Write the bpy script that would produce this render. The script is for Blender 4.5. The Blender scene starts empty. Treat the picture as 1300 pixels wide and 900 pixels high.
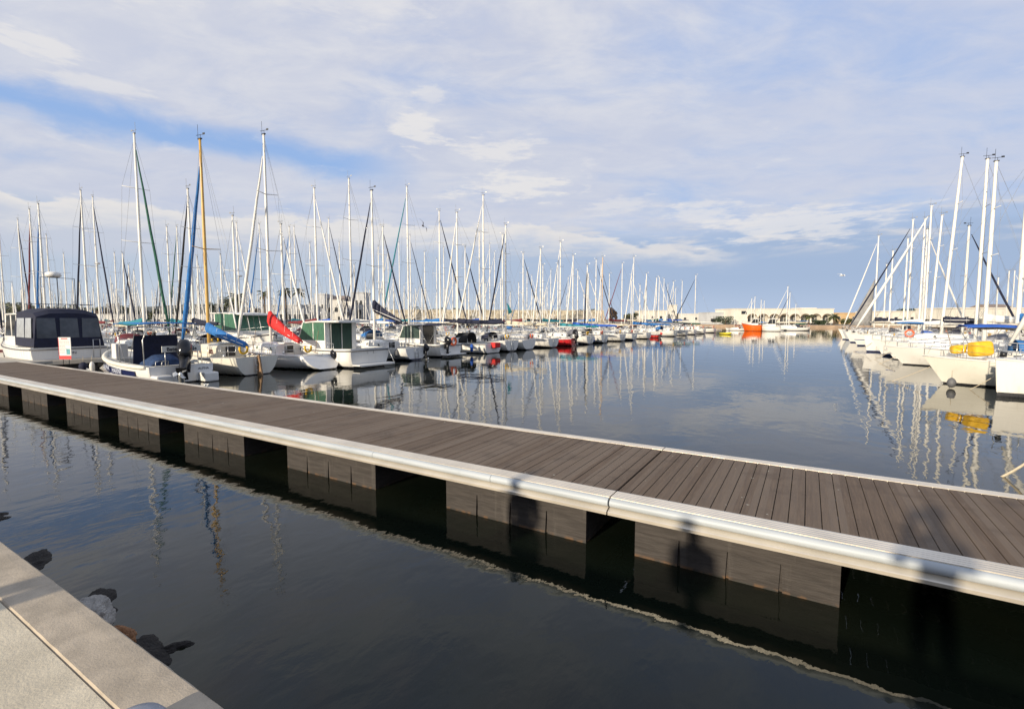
import bpy, bmesh, math, random
from mathutils import Vector, Matrix, Euler, noise as mnoise

R = math.radians
S = bpy.context.scene
COL = S.collection
random.seed(7)

# ------------------------------------------------------------------ camera
# world axes: x runs along the pontoon and the quay, y runs out over the basin, water at z = 0
CAM_H, FPX, HZ = 2.8, 620.0, 405.0
PITCH = math.atan((450 - HZ) / FPX)
YAW = R(31.2)
cd = bpy.data.cameras.new("camera")
cam = bpy.data.objects.new("camera", cd)
COL.objects.link(cam)
cam.location = (0, 0, CAM_H)
cam.rotation_euler = (R(90) - PITCH, 0, YAW)
cd.sensor_width = 36
cd.lens = FPX / 1300 * 36
cd.clip_start, cd.clip_end = 0.05, 6000
S.camera = cam

# ------------------------------------------------------------------ sun and sky
SUN_EL = R(16.5)
sun_to = Vector((-0.153, -0.988, 0)).normalized() * math.cos(SUN_EL) + Vector((0, 0, math.sin(SUN_EL)))
sl = bpy.data.lights.new("sun", 'SUN')
sl.energy, sl.angle, sl.color = 5.0, R(1.0), (1.0, 0.87, 0.68)
so = bpy.data.objects.new("sun", sl)
COL.objects.link(so)
so.location = (-20, -60, 40)
so.rotation_euler = (-sun_to).to_track_quat('-Z', 'Y').to_euler()


class NT:
    """small helper for writing node trees"""
    def __init__(s, t):
        s.t = t

    def n(s, k, **kw):
        q = s.t.nodes.new(k)
        for a, v in kw.items():
            setattr(q, a, v)
        return q

    def put(s, sock, v):
        if isinstance(v, bpy.types.NodeSocket):
            s.t.links.new(v, sock)
        elif v is not None:
            if hasattr(sock.default_value, '__len__') and not hasattr(v, '__len__'):
                v = (v,) * len(sock.default_value)
            if hasattr(sock.default_value, '__len__') and len(sock.default_value) == 4 and len(v) == 3:
                v = tuple(v) + (1,)
            sock.default_value = v

    def m(s, op, a, b=None, c=None, clamp=False):
        q = s.n('ShaderNodeMath', operation=op, use_clamp=clamp)
        s.put(q.inputs[0], a)
        if b is not None: s.put(q.inputs[1], b)
        if c is not None: s.put(q.inputs[2], c)
        return q.outputs[0]

    def step(s, v, lo, hi):
        q = s.n('ShaderNodeMapRange', interpolation_type='SMOOTHSTEP')
        s.put(q.inputs[0], v); s.put(q.inputs[1], lo); s.put(q.inputs[2], hi)
        q.inputs[3].default_value = 0; q.inputs[4].default_value = 1
        return q.outputs[0]

    def lin(s, v, lo, hi, a, b):
        q = s.n('ShaderNodeMapRange')
        s.put(q.inputs[0], v)
        for i, x in enumerate((lo, hi, a, b)): q.inputs[i + 1].default_value = x
        return q.outputs[0]

    def mix(s, f, a, b):
        q = s.n('ShaderNodeMix', data_type='RGBA')
        s.put(q.inputs[0], f); s.put(q.inputs[6], a); s.put(q.inputs[7], b)
        return q.outputs[2]

    def xyz(s, x, y, z=0.0):
        q = s.n('ShaderNodeCombineXYZ')
        for i, v in enumerate((x, y, z)): s.put(q.inputs[i], v)
        return q.outputs[0]

    def noise(s, vec, scale, detail=4, rough=.55, dist=0.0):
        q = s.n('ShaderNodeTexNoise')
        if vec is not None: s.put(q.inputs['Vector'], vec)
        q.inputs['Scale'].default_value = scale
        q.inputs['Detail'].default_value = detail
        q.inputs['Roughness'].default_value = rough
        q.inputs['Distortion'].default_value = dist
        return q.outputs[0]

    def mapping(s, vec, scale=(1, 1, 1), rot=(0, 0, 0), loc=(0, 0, 0)):
        q = s.n('ShaderNodeMapping')
        s.put(q.inputs[0], vec)
        q.inputs[1].default_value = loc; q.inputs[2].default_value = rot; q.inputs[3].default_value = scale
        return q.outputs[0]


w = bpy.data.worlds.new("World")
S.world = w
w.use_nodes = True
t = NT(w.node_tree)
w.node_tree.nodes.clear()
sky = t.n('ShaderNodeTexSky', sky_type='NISHITA')
sky.sun_disc = False
sky.sun_elevation = SUN_EL
sky.sun_rotation = math.atan2(sun_to.x, sun_to.y)
sky.air_density, sky.dust_density, sky.ozone_density = 1.0, 0.6, 2.0
tc = t.n('ShaderNodeTexCoord')
sp = t.n('ShaderNodeSeparateXYZ')
t.put(sp.inputs[0], tc.outputs['Generated'])
X, Y, Z = sp.outputs
cs, sn = math.cos(YAW), math.sin(YAW)
fwd = t.m('ADD', t.m('MULTIPLY', X, -sn), t.m('MULTIPLY', Y, cs))
rgt = t.m('ADD', t.m('MULTIPLY', X, cs), t.m('MULTIPLY', Y, sn))
az = t.m('MULTIPLY', t.m('ARCTAN2', rgt, fwd), 57.2958)
el = t.m('MULTIPLY', t.m('ARCSINE', Z), 57.2958)
den = t.m('ADD', t.m('MAXIMUM', Z, 0.0), 0.16)
plane = t.xyz(t.m('DIVIDE', rgt, den), t.m('DIVIDE', fwd, den))
ang = t.xyz(t.m('MULTIPLY', az, 0.06), t.m('MULTIPLY', el, 0.17))
nA = t.noise(t.mapping(plane, (0.9, 1.5, 1), (0, 0, R(-18)), (3.1, 1.2, 0)), 1.3, 7, .58, .35)
nA2 = t.noise(t.mapping(plane, (1, 1.7, 1), (0, 0, R(-24)), (8.1, 4.2, 0)), 3.2, 6, .62, .5)
nB = t.noise(t.mapping(ang, loc=(2.3, 5.1, 0)), 1.6, 7, .6, .25)
nC = t.noise(t.mapping(ang, (1, 1.6, 1), loc=(7.3, 1.1, 0)), 3.0, 7, .6, .2)
K = 10.0
def C(r, g, b): return (r * K, g * K, b * K, 1)
# clear blue underneath
blue = t.mix(0.80, sky.outputs[0], t.mix(t.step(el, 4, 34), C(.35, .53, .86), C(.31, .50, .92)))
# high veil with a wedge of blue to the left
wid = t.lin(az, -48, -8, 1.2, 1.2)
cen = t.lin(az, -48, -10, 17.6, 15.9)
gd = t.m('ABSOLUTE', t.m('SUBTRACT', t.m('ADD', el, t.m('MULTIPLY', t.m('SUBTRACT', nB, .5), 5.0)), cen))
gap = t.m('SUBTRACT', 1.0, t.step(t.m('SUBTRACT', gd, wid), -1.2, 1.3))
gap = t.m('MULTIPLY', gap, t.step(az, -8, -20))
cov = t.m('ADD', t.m('MULTIPLY', nA, .75), t.m('MULTIPLY', nA2, .35))
cov = t.m('ADD', cov, t.lin(az, -45, 40, .20, .10))
veil = t.m('ADD', .22, t.m('MULTIPLY', t.step(cov, .36, .74), .78))
veil = t.m('MULTIPLY', veil, t.step(el, 6.5, 11))
veil = t.m('MULTIPLY', veil, t.m('SUBTRACT', 1.0, t.m('MULTIPLY', gap, .97)))
veilcol = t.mix(t.step(t.m('ADD', t.m('MULTIPLY', nA2, .6), t.m('MULTIPLY', nB, .4)), .38, .66), C(.58, .61, .725), C(.77, .765, .785))
veilcol = t.mix(t.step(el, 14, 34), t.mix(.55, veilcol, C(.60, .63, .735)), veilcol)
veilcol = t.mix(t.step(az, 0, 42), veilcol, t.mix(.5, veilcol, C(.55, .61, .78)))
veilcol = t.mix(t.m('MULTIPLY', t.step(az, -10, -45), t.step(el, 18, 34)), veilcol, t.mix(.6, veilcol, C(.74, .735, .755)))
veilcol = t.mix(t.step(el, 34, 60), veilcol, C(.36, .41, .52))
c1 = t.mix(t.m('MULTIPLY', veil, .93), blue, veilcol)
# lower sky: grey blue to the right, paler to the left
low = t.mix(t.step(az, -25, 25), C(.52, .59, .69), C(.375, .475, .655))
low = t.mix(t.step(el, 4.5, 0), low, t.mix(t.step(az, -20, 30), C(.62, .68, .73), C(.46, .56, .735)))
c2 = t.mix(t.m('MULTIPLY', t.step(t.m('ADD', el, t.m('MULTIPLY', t.m('SUBTRACT', nC, .5), 4)), 11.0, 7.0), .88), c1, low)
# long bank of low cloud to the left and middle
top = t.m('ADD', t.lin(az, 2, 24, 10.6, 7.0), t.m('MULTIPLY', t.m('SUBTRACT', nB, .5), 4.5))
top = t.m('ADD', top, t.m('MULTIPLY', t.m('SUBTRACT', nC, .5), 3.0))
dt = t.m('SUBTRACT', top, el)
thick = t.lin(az, -40, 20, 5.5, 1.6)
bank = t.m('MULTIPLY', t.step(dt, -.12, .5), t.step(t.m('SUBTRACT', thick, dt), -1.2, 2.2))
bank = t.m('MULTIPLY', bank, t.step(az, 27, 20))
bankcol = t.mix(t.step(t.m('ADD', dt, t.m('MULTIPLY', t.m('SUBTRACT', nC, .5), 3.5)), .2, 3.6), C(.80, .775, .755), C(.57, .61, .71))
c3 = t.mix(t.m('MULTIPLY', bank, .9), c2, bankcol)
# broken cumulus to the right
nD = t.noise(t.mapping(ang, (1, 2.0, 1), loc=(1.3, 9.1, 0)), 2.0, 7, .58, .3)
rb = t.m('MULTIPLY', t.m('MULTIPLY', t.step(el, 5.8, 7.6), t.step(el, 13.5, 9.5)), t.m('MULTIPLY', t.step(az, -6, 8), 1.0))
rb = t.m('MULTIPLY', rb, t.step(nD, .46, .64))
c4 = t.mix(t.m('MULTIPLY', rb, .75), c3, C(.71, .70, .72))
# small bright puff and mottling in the veil
pm = t.step(t.noise(t.mapping(ang, loc=(5.0, 2.2, 0)), 2.6, 6, .55, .2), .60, .74)
pm = t.m('MULTIPLY', pm, t.m('MULTIPLY', t.step(el, 10, 13), t.step(el, 24, 19)))
c5 = t.mix(t.m('MULTIPLY', pm, .45), c4, C(.80, .79, .80))
nE = t.noise(t.mapping(ang, (1, 1.5, 1), loc=(4.3, 3.1, 0)), 8.0, 6, .62, .2)
def puff(col, a0, e0, ra, re, amt, gain=2.1):
    da = t.m('DIVIDE', t.m('SUBTRACT', az, a0), ra); de = t.m('DIVIDE', t.m('SUBTRACT', el, e0), re)
    r = t.m('SQRT', t.m('ADD', t.m('MULTIPLY', da, da), t.m('MULTIPLY', de, de)))
    f = t.m('ADD', t.m('SUBTRACT', 1.0, r), t.m('MULTIPLY', t.m('SUBTRACT', t.m('ADD', t.m('MULTIPLY', nC, .65), t.m('MULTIPLY', nE, .35)), .5), gain * 2.2))
    return t.mix(t.m('MULTIPLY', t.step(f, .05, .75), amt), col, C(.80, .785, .785))
for a0, e0, ra, re, am in ((-10.5, 20.6, 3.6, 2.4, .85), (-1.5, 18.6, 5.5, 1.8, .75), (0.5, 14.6, 7.5, 1.8, .85), (13, 12.6, 5, 1.2, .5), (-9, 23.6, 2.0, 1.4, .5),
                           (30, 9.2, 9.0, 2.2, .7), (22, 11.2, 6.0, 1.4, .6), (-44, 21.5, 5, 1.3, .7), (-38, 19.6, 5, .8, .5), (-40, 29, 9, 3, .4), (-18, 31, 11, 3, .35)):
    c5 = puff(c5, a0, e0, ra, re, am)
bg = t.n('ShaderNodeBackground')
t.put(bg.inputs[0], c5)
bg.inputs[1].default_value = 0.088
wo = t.n('ShaderNodeOutputWorld')
w.node_tree.links.new(bg.outputs[0], wo.inputs[0])

S.view_settings.view_transform = 'Standard'
S.view_settings.look = 'None'
S.view_settings.exposure = 0.2
S.view_settings.gamma = 1.0
S.render.engine = 'CYCLES'
S.cycles.use_denoising = True
S.cycles.max_bounces = 6
S.cycles.caustics_reflective = False
S.cycles.caustics_refractive = False


# ------------------------------------------------------------------ survey helpers: where a sight line meets a level
def ray(px, py):
    x, y = (px - 650) / FPX, -(py - 450) / FPX
    f = math.cos(PITCH) + y * math.sin(PITCH)
    u = -math.sin(PITCH) + y * math.cos(PITCH)
    return Vector((x * cs - f * sn, x * sn + f * cs, u))

def level(px, py, z=0.0):
    d = ray(px, py)
    k = (z - CAM_H) / d.z
    return Vector((d.x * k, d.y * k, z))

def at_depth(px, py, depth):
    d = ray(px, py)
    k = depth / (-d.x * sn + d.y * cs)
    return Vector((d.x * k, d.y * k, CAM_H + d.z * k))

def depth_of(x, y): return -x * sn + y * cs

def on_line(px, p0, dr):
    """point of the ground line p0 + s*dr that lies at azimuth px"""
    d = ray(px, HZ)
    a = d.x * dr[1] - d.y * dr[0]
    k = (p0[0] * dr[1] - p0[1] * dr[0]) / a
    return Vector((d.x * k, d.y * k, 0))


# ------------------------------------------------------------------ materials
MATS = {}
def mat(name, col, rough=.5, metal=0.0, var=.12, scale=3.0, bump=0.0, bscale=30.0, spec=None, stretch=(1, 1, 1), coat=0.0):
    if name in MATS: return MATS[name]
    m = bpy.data.materials.new(name)
    m.use_nodes = True
    q = NT(m.node_tree)
    b = m.node_tree.nodes['Principled BSDF']
    tc = q.n('ShaderNodeTexCoord')
    v = q.mapping(tc.outputs['Object'], stretch)
    if var > 0:
        nz = q.noise(v, scale, 5, .6)
        f = q.step(nz, .3, .72)
        dark = tuple(c * (1 - var) for c in col); lite = tuple(min(1, c * (1 + var * .6)) for c in col)
        q.put(b.inputs['Base Color'], q.mix(f, dark, lite))
    else:
        q.put(b.inputs['Base Color'], col)
    b.inputs['Roughness'].default_value = rough
    b.inputs['Metallic'].default_value = metal
    if spec is not None: b.inputs['Specular IOR Level'].default_value = spec
    if coat: b.inputs['Coat Weight'].default_value = coat
    if bump > 0:
        bn = q.n('ShaderNodeBump')
        bn.inputs['Strength'].default_value = 1.0
        bn.inputs['Distance'].default_value = bump
        q.put(bn.inputs['Height'], q.noise(v, bscale, 4, .6))
        q.put(b.inputs['Normal'], bn.outputs[0])
    MATS[name] = m
    return m

def hull_mat(top, boot, anti, zb=.13, stripe=None, zs=(.55, .62)):
    key = 'hull_%s' % str((top, boot, anti, zb, stripe, zs))
    if key in MATS: return MATS[key]
    m = bpy.data.materials.new('hull_paint')
    m.use_nodes = True
    q = NT(m.node_tree)
    b = m.node_tree.nodes['Principled BSDF']
    tc = q.n('ShaderNodeTexCoord')
    sp = q.n('ShaderNodeSeparateXYZ')
    q.put(sp.inputs[0], tc.outputs['Object'])
    z = q.m('ADD', sp.outputs[2], q.m('MULTIPLY', q.m('SUBTRACT', q.noise(tc.outputs['Object'], 5, 3), .5), .02))
    streak = q.noise(q.mapping(tc.outputs['Object'], (5, 5, .5)), 1.6, 5, .6)
    dirt = q.m('MULTIPLY', q.step(streak, .45, .75), q.lin(z, .1, 1.1, .30, .04))
    tcol = q.mix(dirt, top, (.34, .29, .20))
    if stripe:
        inb = q.m('MULTIPLY', q.m('GREATER_THAN', sp.outputs[2], zs[0]), q.m('LESS_THAN', sp.outputs[2], zs[1]))
        tcol = q.mix(inb, tcol, stripe)
    c = q.mix(q.m('GREATER_THAN', z, .045), anti, q.mix(q.m('GREATER_THAN', z, zb), boot, tcol))
    q.put(b.inputs['Base Color'], c)
    q.put(b.inputs['Roughness'], q.lin(streak, .3, .8, .18, .38))
    MATS[key] = m
    return m

WHITE = mat('white_gelcoat', (.78, .76, .71), .28, var=.07, scale=2)
CREAM = mat('cream_gelcoat', (.72, .66, .53), .35, var=.10, scale=2)
GREYD = mat('grey_deck', (.50, .50, .48), .6, var=.12)
GLASSD = mat('dark_window', (.025, .028, .032), .08, var=.0)
ALU = mat('mast_alloy', (.80, .77, .70), .42, .0, var=.08, scale=1.2)
ALUW = mat('mast_white', (.82, .80, .75), .35, .0, var=.05, scale=1.2)
GOLD = mat('mast_varnish', (.62, .38, .10), .35, .0, var=.15, scale=1.5)
STEEL = mat('stainless', (.62, .62, .60), .28, .7, var=.05)
WIRE = mat('wire_rope', (.30, .30, .29), .45, .4, var=.0)
BLACKP = mat('black_plastic', (.018, .018, .02), .35, var=.15)
BLACKG = mat('black_gloss', (.012, .012, .014), .14, var=.1)
RUBBER = mat('grey_rub_rail', (.12, .12, .125), .6, var=.1)
TEAK = mat('teak', (.28, .17, .09), .6, var=.25, scale=8, stretch=(1, 8, 8))
ORANGE = mat('orange_buoy', (.72, .13, .04), .5, var=.1)
REDP = mat('red_paint', (.50, .025, .02), .35, var=.12)
YELC = mat('yellow_cover', (.80, .46, .02), .7, var=.18, scale=5, bump=.02, bscale=8)
ROPE = mat('pale_rope', (.55, .47, .34), .85, var=.15, scale=20)
CLOTH = {
    'blue': mat('blue_canvas', (.022, .15, .42), .8, var=.2, scale=5, bump=.02, bscale=7),
    'denim': mat('dull_blue_canvas', (.02, .05, .13), .85, var=.3, scale=6, bump=.03, bscale=7),
    'royal': mat('royal_blue_canvas', (.02, .10, .45), .8, var=.2, scale=5, bump=.02, bscale=7),
    'navy': mat('navy_canvas', (.007, .010, .032), .8, var=.25, scale=5, bump=.02, bscale=7),
    'teal': mat('teal_canvas', (.02, .21, .26), .8, var=.2, scale=5, bump=.02, bscale=7),
    'green': mat('green_canvas', (.015, .09, .055), .8, var=.25, scale=5, bump=.02, bscale=7),
    'red': mat('red_canvas', (.62, .02, .018), .75, var=.2, scale=5, bump=.03, bscale=6),
    'burgundy': mat('burgundy_canvas', (.16, .02, .025), .8, var=.2, scale=5, bump=.02, bscale=7),
    'grey': mat('grey_canvas', (.24, .24, .26), .85, var=.15, scale=5, bump=.02, bscale=7),
    'cream': mat('cream_canvas', (.60, .53, .40), .85, var=.12, scale=5, bump=.02, bscale=7),
    'white': mat('white_sailcloth', (.76, .74, .69), .8, var=.08, scale=5, bump=.02, bscale=7),
    'black': mat('black_canvas', (.02, .02, .022), .8, var=.2, scale=5, bump=.02, bscale=7),
}


# ------------------------------------------------------------------ mesh builder
class MB:
    def __init__(s):
        s.v, s.f, s.mi, s.sm = [], [], [], []

    def face(s, idx, mi=0, sm=False):
        s.f.append(tuple(idx)); s.mi.append(mi); s.sm.append(sm)

    def poly(s, pts, mi=0):
        b = len(s.v)
        s.v += [tuple(p) for p in pts]
        s.face(range(b, b + len(pts)), mi)

    def box(s, c, d, rz=0.0, mi=0, ry=0.0, rx=0.0):
        b = len(s.v)
        M = Euler((rx, ry, rz)).to_matrix()
        for x in (-.5, .5):
            for y in (-.5, .5):
                for z in (-.5, .5):
                    p = M @ Vector((x * d[0], y * d[1], z * d[2]))
                    s.v.append((c[0] + p.x, c[1] + p.y, c[2] + p.z))
        for q in ((0, 1, 3, 2), (4, 6, 7, 5), (0, 4, 5, 1), (2, 3, 7, 6), (0, 2, 6, 4), (1, 5, 7, 3)):
            s.face([b + i for i in q], mi)
        return s

    def loft(s, rings, closed=True, caps=True, mi=0, sm=True):
        b, n = len(s.v), len(rings[0])
        for r in rings: s.v += [tuple(p) for p in r]
        m = n if closed else n - 1
        for i in range(len(rings) - 1):
            for j in range(m):
                k = (j + 1) % n
                s.face((b + i * n + j, b + i * n + k, b + (i + 1) * n + k, b + (i + 1) * n + j), mi, sm)
        if caps:
            s.face([b + j for j in range(n)][::-1], mi)
            s.face([b + (len(rings) - 1) * n + j for j in range(n)], mi)
        return s

    def tube(s, pts, r, n=6, mi=0, sq=1.0):
        pts = [Vector(p) for p in pts]
        rr = r if isinstance(r, (list, tuple)) else [r] * len(pts)
        rings = []
        for i, p in enumerate(pts):
            d = (pts[min(i + 1, len(pts) - 1)] - pts[max(i - 1, 0)])
            if d.length < 1e-9: d = Vector((0, 0, 1))
            d.normalize()
            a = Vector((0, 0, 1)) if abs(d.z) < .9 else Vector((1, 0, 0))
            u = d.cross(a).normalized(); v = u.cross(d).normalized()
            rings.append([p + u * (math.cos(2 * math.pi * k / n) * rr[i]) + v * (math.sin(2 * math.pi * k / n) * rr[i] * sq) for k in range(n)])
        return s.loft(rings, mi=mi)

    def ell(s, c, r, n=10, m=7, mi=0, jit=0.0, seed=0):
        b = len(s.v)
        for i in range(m + 1):
            th = math.pi * i / m
            for j in range(n):
                ph = 2 * math.pi * j / n
                d = Vector((math.sin(th) * math.cos(ph), math.sin(th) * math.sin(ph), math.cos(th)))
                k = 1 + jit * mnoise.noise(d * 1.7 + Vector((seed, seed * .7, 0)))
                s.v.append((c[0] + d.x * r[0] * k, c[1] + d.y * r[1] * k, c[2] + d.z * r[2] * k))
        for i in range(m):
            for j in range(n):
                k = (j + 1) % n
                s.face((b + i * n + j, b + (i + 1) * n + j, b + (i + 1) * n + k, b + i * n + k), mi, True)
        return s

    def prism(s, prof, a, b, axis='y', mi=0):
        """profile of 2-D points extruded between a and b"""
        def P(p, h):
            return {'y': (p[0], h, p[1]), 'x': (h, p[0], p[1]), 'z': (p[0], p[1], h)}[axis]
        o, n = len(s.v), len(prof)
        s.v += [P(p, a) for p in prof] + [P(p, b) for p in prof]
        for i in range(n):
            j = (i + 1) % n
            s.face((o + i, o + j, o + n + j, o + n + i), mi)
        s.face([o + i for i in range(n)][::-1], mi); s.face([o + n + i for i in range(n)], mi)
        return s

    def slab(s, pts, th, mi=0):
        """flat outline with thickness along its own normal"""
        p = [Vector(q) for q in pts]
        nv = (p[1] - p[0]).cross(p[2] - p[1]).normalized() * th
        o, n = len(s.v), len(p)
        s.v += [tuple(q) for q in p] + [tuple(q + nv) for q in p]
        for i in range(n):
            j = (i + 1) % n
            s.face((o + i, o + j, o + n + j, o + n + i), mi)
        s.face([o + i for i in range(n)][::-1], mi); s.face([o + n + i for i in range(n)], mi)
        return s

    def mesh(s, name, mats, fix=True):
        me = bpy.data.meshes.new(name)
        me.from_pydata(s.v, [], s.f)
        for m in (mats if isinstance(mats, (list, tuple)) else [mats]): me.materials.append(m)
        me.polygons.foreach_set('material_index', s.mi)
        me.polygons.foreach_set('use_smooth', s.sm)
        if fix:
            bm = bmesh.new(); bm.from_mesh(me)
            bmesh.ops.recalc_face_normals(bm, faces=bm.faces)
            bm.to_mesh(me); bm.free()
        me.update()
        return me

    def build(s, name, mats, parent=None, loc=(0, 0, 0), rz=0.0, bevel=0.0, fix=True):
        o = bpy.data.objects.new(name, s.mesh(name, mats, fix))
        COL.objects.link(o)
        o.location = loc; o.rotation_euler = (0, 0, rz)
        if parent: o.parent = parent
        if bevel:
            md = o.modifiers.new('bevel', 'BEVEL'); md.width = bevel; md.segments = 2; md.limit_method = 'ANGLE'
        return o


def tag(o, label, cat, group=None):
    o['label'] = label; o['category'] = cat
    if group: o['group'] = group
    return o

def struct(o, kind='structure'):
    o['kind'] = kind
    return o

def thing(name, label, cat, loc=(0, 0, 0), rz=0.0, group=None):
    o = bpy.data.objects.new(name, None)
    COL.objects.link(o)
    o.location = loc; o.rotation_euler = (0, 0, rz); o.empty_display_size = .2
    return tag(o, label, cat, group)

KIDS = {}
def copy_tree(o, parent=None):
    c = o.copy(); COL.objects.link(c)
    if parent: c.parent = parent
    for ch in list(o.children): copy_tree(ch, c)
    return c

def text(s, size, m, parent, loc, rot, name='lettering', ext=.002, align='CENTER', bold=0.0, sx=1.0):
    cu = bpy.data.curves.new(name, 'FONT')
    cu.body = s; cu.size = size; cu.extrude = ext; cu.align_x = align; cu.align_y = 'CENTER'; cu.resolution_u = 2; cu.offset = bold
    tmp = bpy.data.objects.new('t', cu); COL.objects.link(tmp)
    dg = bpy.context.evaluated_depsgraph_get(); dg.update()
    me = bpy.data.meshes.new_from_object(tmp.evaluated_get(dg))
    bpy.data.objects.remove(tmp); me.name = name
    me.materials.clear(); me.materials.append(m)
    o = bpy.data.objects.new(name, me); COL.objects.link(o)
    o.location = loc; o.rotation_euler = rot; o.scale = (sx, 1, 1)
    if parent: o.parent = parent
    return o


# ------------------------------------------------------------------ boat builders (local axes: x from stern 0 to bow L, z = 0 at the waterline)
def lerp(a, b, t): return a + (b - a) * t
def sstep(t): t = max(0, min(1, t)); return t * t * (3 - 2 * t)

class Hull:
    """lines of one hull; gives breadth and sheer anywhere along it"""
    def __init__(s, L, B, fs, fm, fb, tr=.72, rake=.5, trake=0.0, keel=.42, tz=.02, ex=(.55, .95), full=2.1, mx=.42):
        s.L, s.B, s.fs, s.fm, s.fb, s.tr, s.rake, s.trake, s.keel, s.tz, s.ex, s.full, s.mx = L, B, fs, fm, fb, tr, rake, trake, keel, tz, ex, full, mx
    def b(s, x):
        t = max(0, min(1, x / s.L))
        if t < s.mx: f = lerp(s.tr, 1, math.sin(t / s.mx * math.pi / 2))
        else: f = 1 - ((t - s.mx) / (1 - s.mx)) ** s.full
        return s.B / 2 * max(f, .012)
    def z(s, x):
        t = max(0, min(1, x / s.L))
        c = 2 * (s.fs + s.fb - 2 * s.fm); a = s.fs; bq = s.fb - s.fs - c
        return a + bq * t + c * t * t
    def mesh(s, N=16, M=7):
        m = MB(); rings = []
        for i in range(N + 1):
            t = i / N
            t = t if t < .8 else .8 + .2 * (1 - (1 - (t - .8) / .2) ** 1.5)
            x, b, zs = t * s.L, s.b(t * s.L), s.z(t * s.L)
            zk = lerp(s.tz, -s.keel, sstep(t / .4)) if t < .4 else lerp(-s.keel, -.22, sstep((t - .4) / .6))
            ring = []
            for j in range(-M, M + 1):
                a = 1 - abs(j) / M
                an = a * math.pi / 2
                e1 = lerp(s.ex[0], 1.15, sstep((t - .45) / .55)); e2 = lerp(s.ex[1], 1.0, t)
                y = b * math.cos(an) ** e1 if a < 1 else 0
                q = math.sin(an) ** e2
                z = zs - (zs - zk) * q
                dx = -s.rake * q * sstep((t - .55) / .45) + s.trake * (1 - (zs - z) / max(zs, .1) if False else q) * (1 - t) ** 5
                ring.append((x + dx, y * (1 if j > 0 else -1), z))
            rings.append(ring)
        m.loft(rings, closed=False, caps=False)
        m.face(range(len(rings[0])))
        return m
    def edge(s, y=1, n=14, inset=0.0, up=0.0, x0=0.0, x1=None):
        x1 = s.L if x1 is None else x1
        return [(lerp(x0, x1, i / n), y * max(0, s.b(lerp(x0, x1, i / n)) - inset), s.z(lerp(x0, x1, i / n)) + up) for i in range(n + 1)]
    def deck(s, c0, c1, cw, sole, drop=.02, n=16):
        m = MB()
        xs = sorted(set([s.L * i / n for i in range(n + 1)] + [c0, c1]))
        def P(x):
            b = s.b(x) - .015; wv = min(cw, b * .82); zz = s.z(x) - drop
            return b, wv, zz
        for a, c in zip(xs, xs[1:]):
            b0, w0, z0 = P(a); b1, w1, z1 = P(c)
            for sg in (1, -1):
                m.poly([(a, sg * b0, z0), (a, sg * w0, z0 + .03), (c, sg * w1, z1 + .03), (c, sg * b1, z1)])
            if a >= c0 - 1e-6 and c <= c1 + 1e-6:
                m.poly([(a, w0, sole), (c, w1, sole), (c, -w1, sole), (a, -w0, sole)])
                for sg in (1, -1):
                    m.poly([(a, sg * w0, z0 + .03), (a, sg * w0, sole), (c, sg * w1, sole), (c, sg * w1, z1 + .03)])
            else:
                m.poly([(a, w0, z0 + .03), (c, w1, z1 + .03), (c, -w1, z1 + .03), (a, -w0, z0 + .03)])
        for x in (c0, c1):
            b, wv, zz = P(x)
            m.poly([(x, wv, sole), (x, -wv, sole), (x, -wv, zz + .03), (x, wv, zz + .03)])
        return m

def cabin_mesh(h, x0, x1, ht, wf=.62, slope=.35, n=8):
    m = MB(); rings = []
    for i in range(n + 1):
        t = i / n; x = lerp(x0, x1, t)
        k = ht * (1 - sstep((t - (1 - slope)) / slope) * .92)
        wv = h.b(x) * wf * (1 - .12 * t); z = h.z(x)
        rings.append([(x, wv, z - .05), (x, wv * .95, z + k * .72), (x, wv * .82, z + k * .97), (x, 0, z + k + .05),
                      (x, -wv * .82, z + k * .97), (x, -wv * .95, z + k * .72), (x, -wv, z - .05)])
    m.loft(rings, closed=False, caps=False, sm=False)
    m.face(range(7)); m.face([n * 7 + i for i in range(7)])
    return m

def cabin_window(h, x0, x1, ht, a, b, sg, wf=.62, zl=.25, zh=.62, n=4, slant=.12):
    """long window lying on the cabin side between x = a and b"""
    L = []
    for x, f in ((a, zl), (b, zl), (b - slant * .4, zh), (a + slant, zh)):
        t = (x - x0) / (x1 - x0)
        wv = h.b(x) * wf * (1 - .12 * t)
        L.append((x, sg * (wv * (1 - .05 * f / .72) + .004), h.z(x) + ht * f))
    m = MB(); m.slab(L if sg > 0 else L[::-1], .012)
    return m

def cover_mesh(x0, z0, x1, z1, h0, h1, wd=.16, n=18, sag=.05, wr=.03, seed=0, hump=.0):
    """sail cover over a boom: x0 at the mast, x1 at the boom end"""
    m = MB(); rings = []
    for i in range(n + 1):
        t = i / n; x = lerp(x0, x1, t); z = lerp(z0, z1, t) - sag * math.sin(math.pi * t)
        h = lerp(h0, h1, t ** .8) + hump * math.sin(math.pi * min(1, t * 1.6)) * .5
        if i == n: h *= .7
        ring = []
        for k in range(10):
            a = 2 * math.pi * k / 10
            y = math.sin(a) * wd * (1 - .25 * t) * (1 - .35 * max(0, -math.cos(a)))
            zz = -math.cos(a)
            wv = wr * (mnoise.noise(Vector((x * 3.1, math.sin(a) * 2, zz * 2 + seed))) + .7 * mnoise.noise(Vector((x * 9.1, math.sin(a) * 1.2, zz * 3 + seed))))
            ring.append((x + wv * .6, y + wv * 1.3, z + (zz * .5 + .5) * h - .08 + wv * .8))
        rings.append(ring)
    return m.loft(rings)

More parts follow.
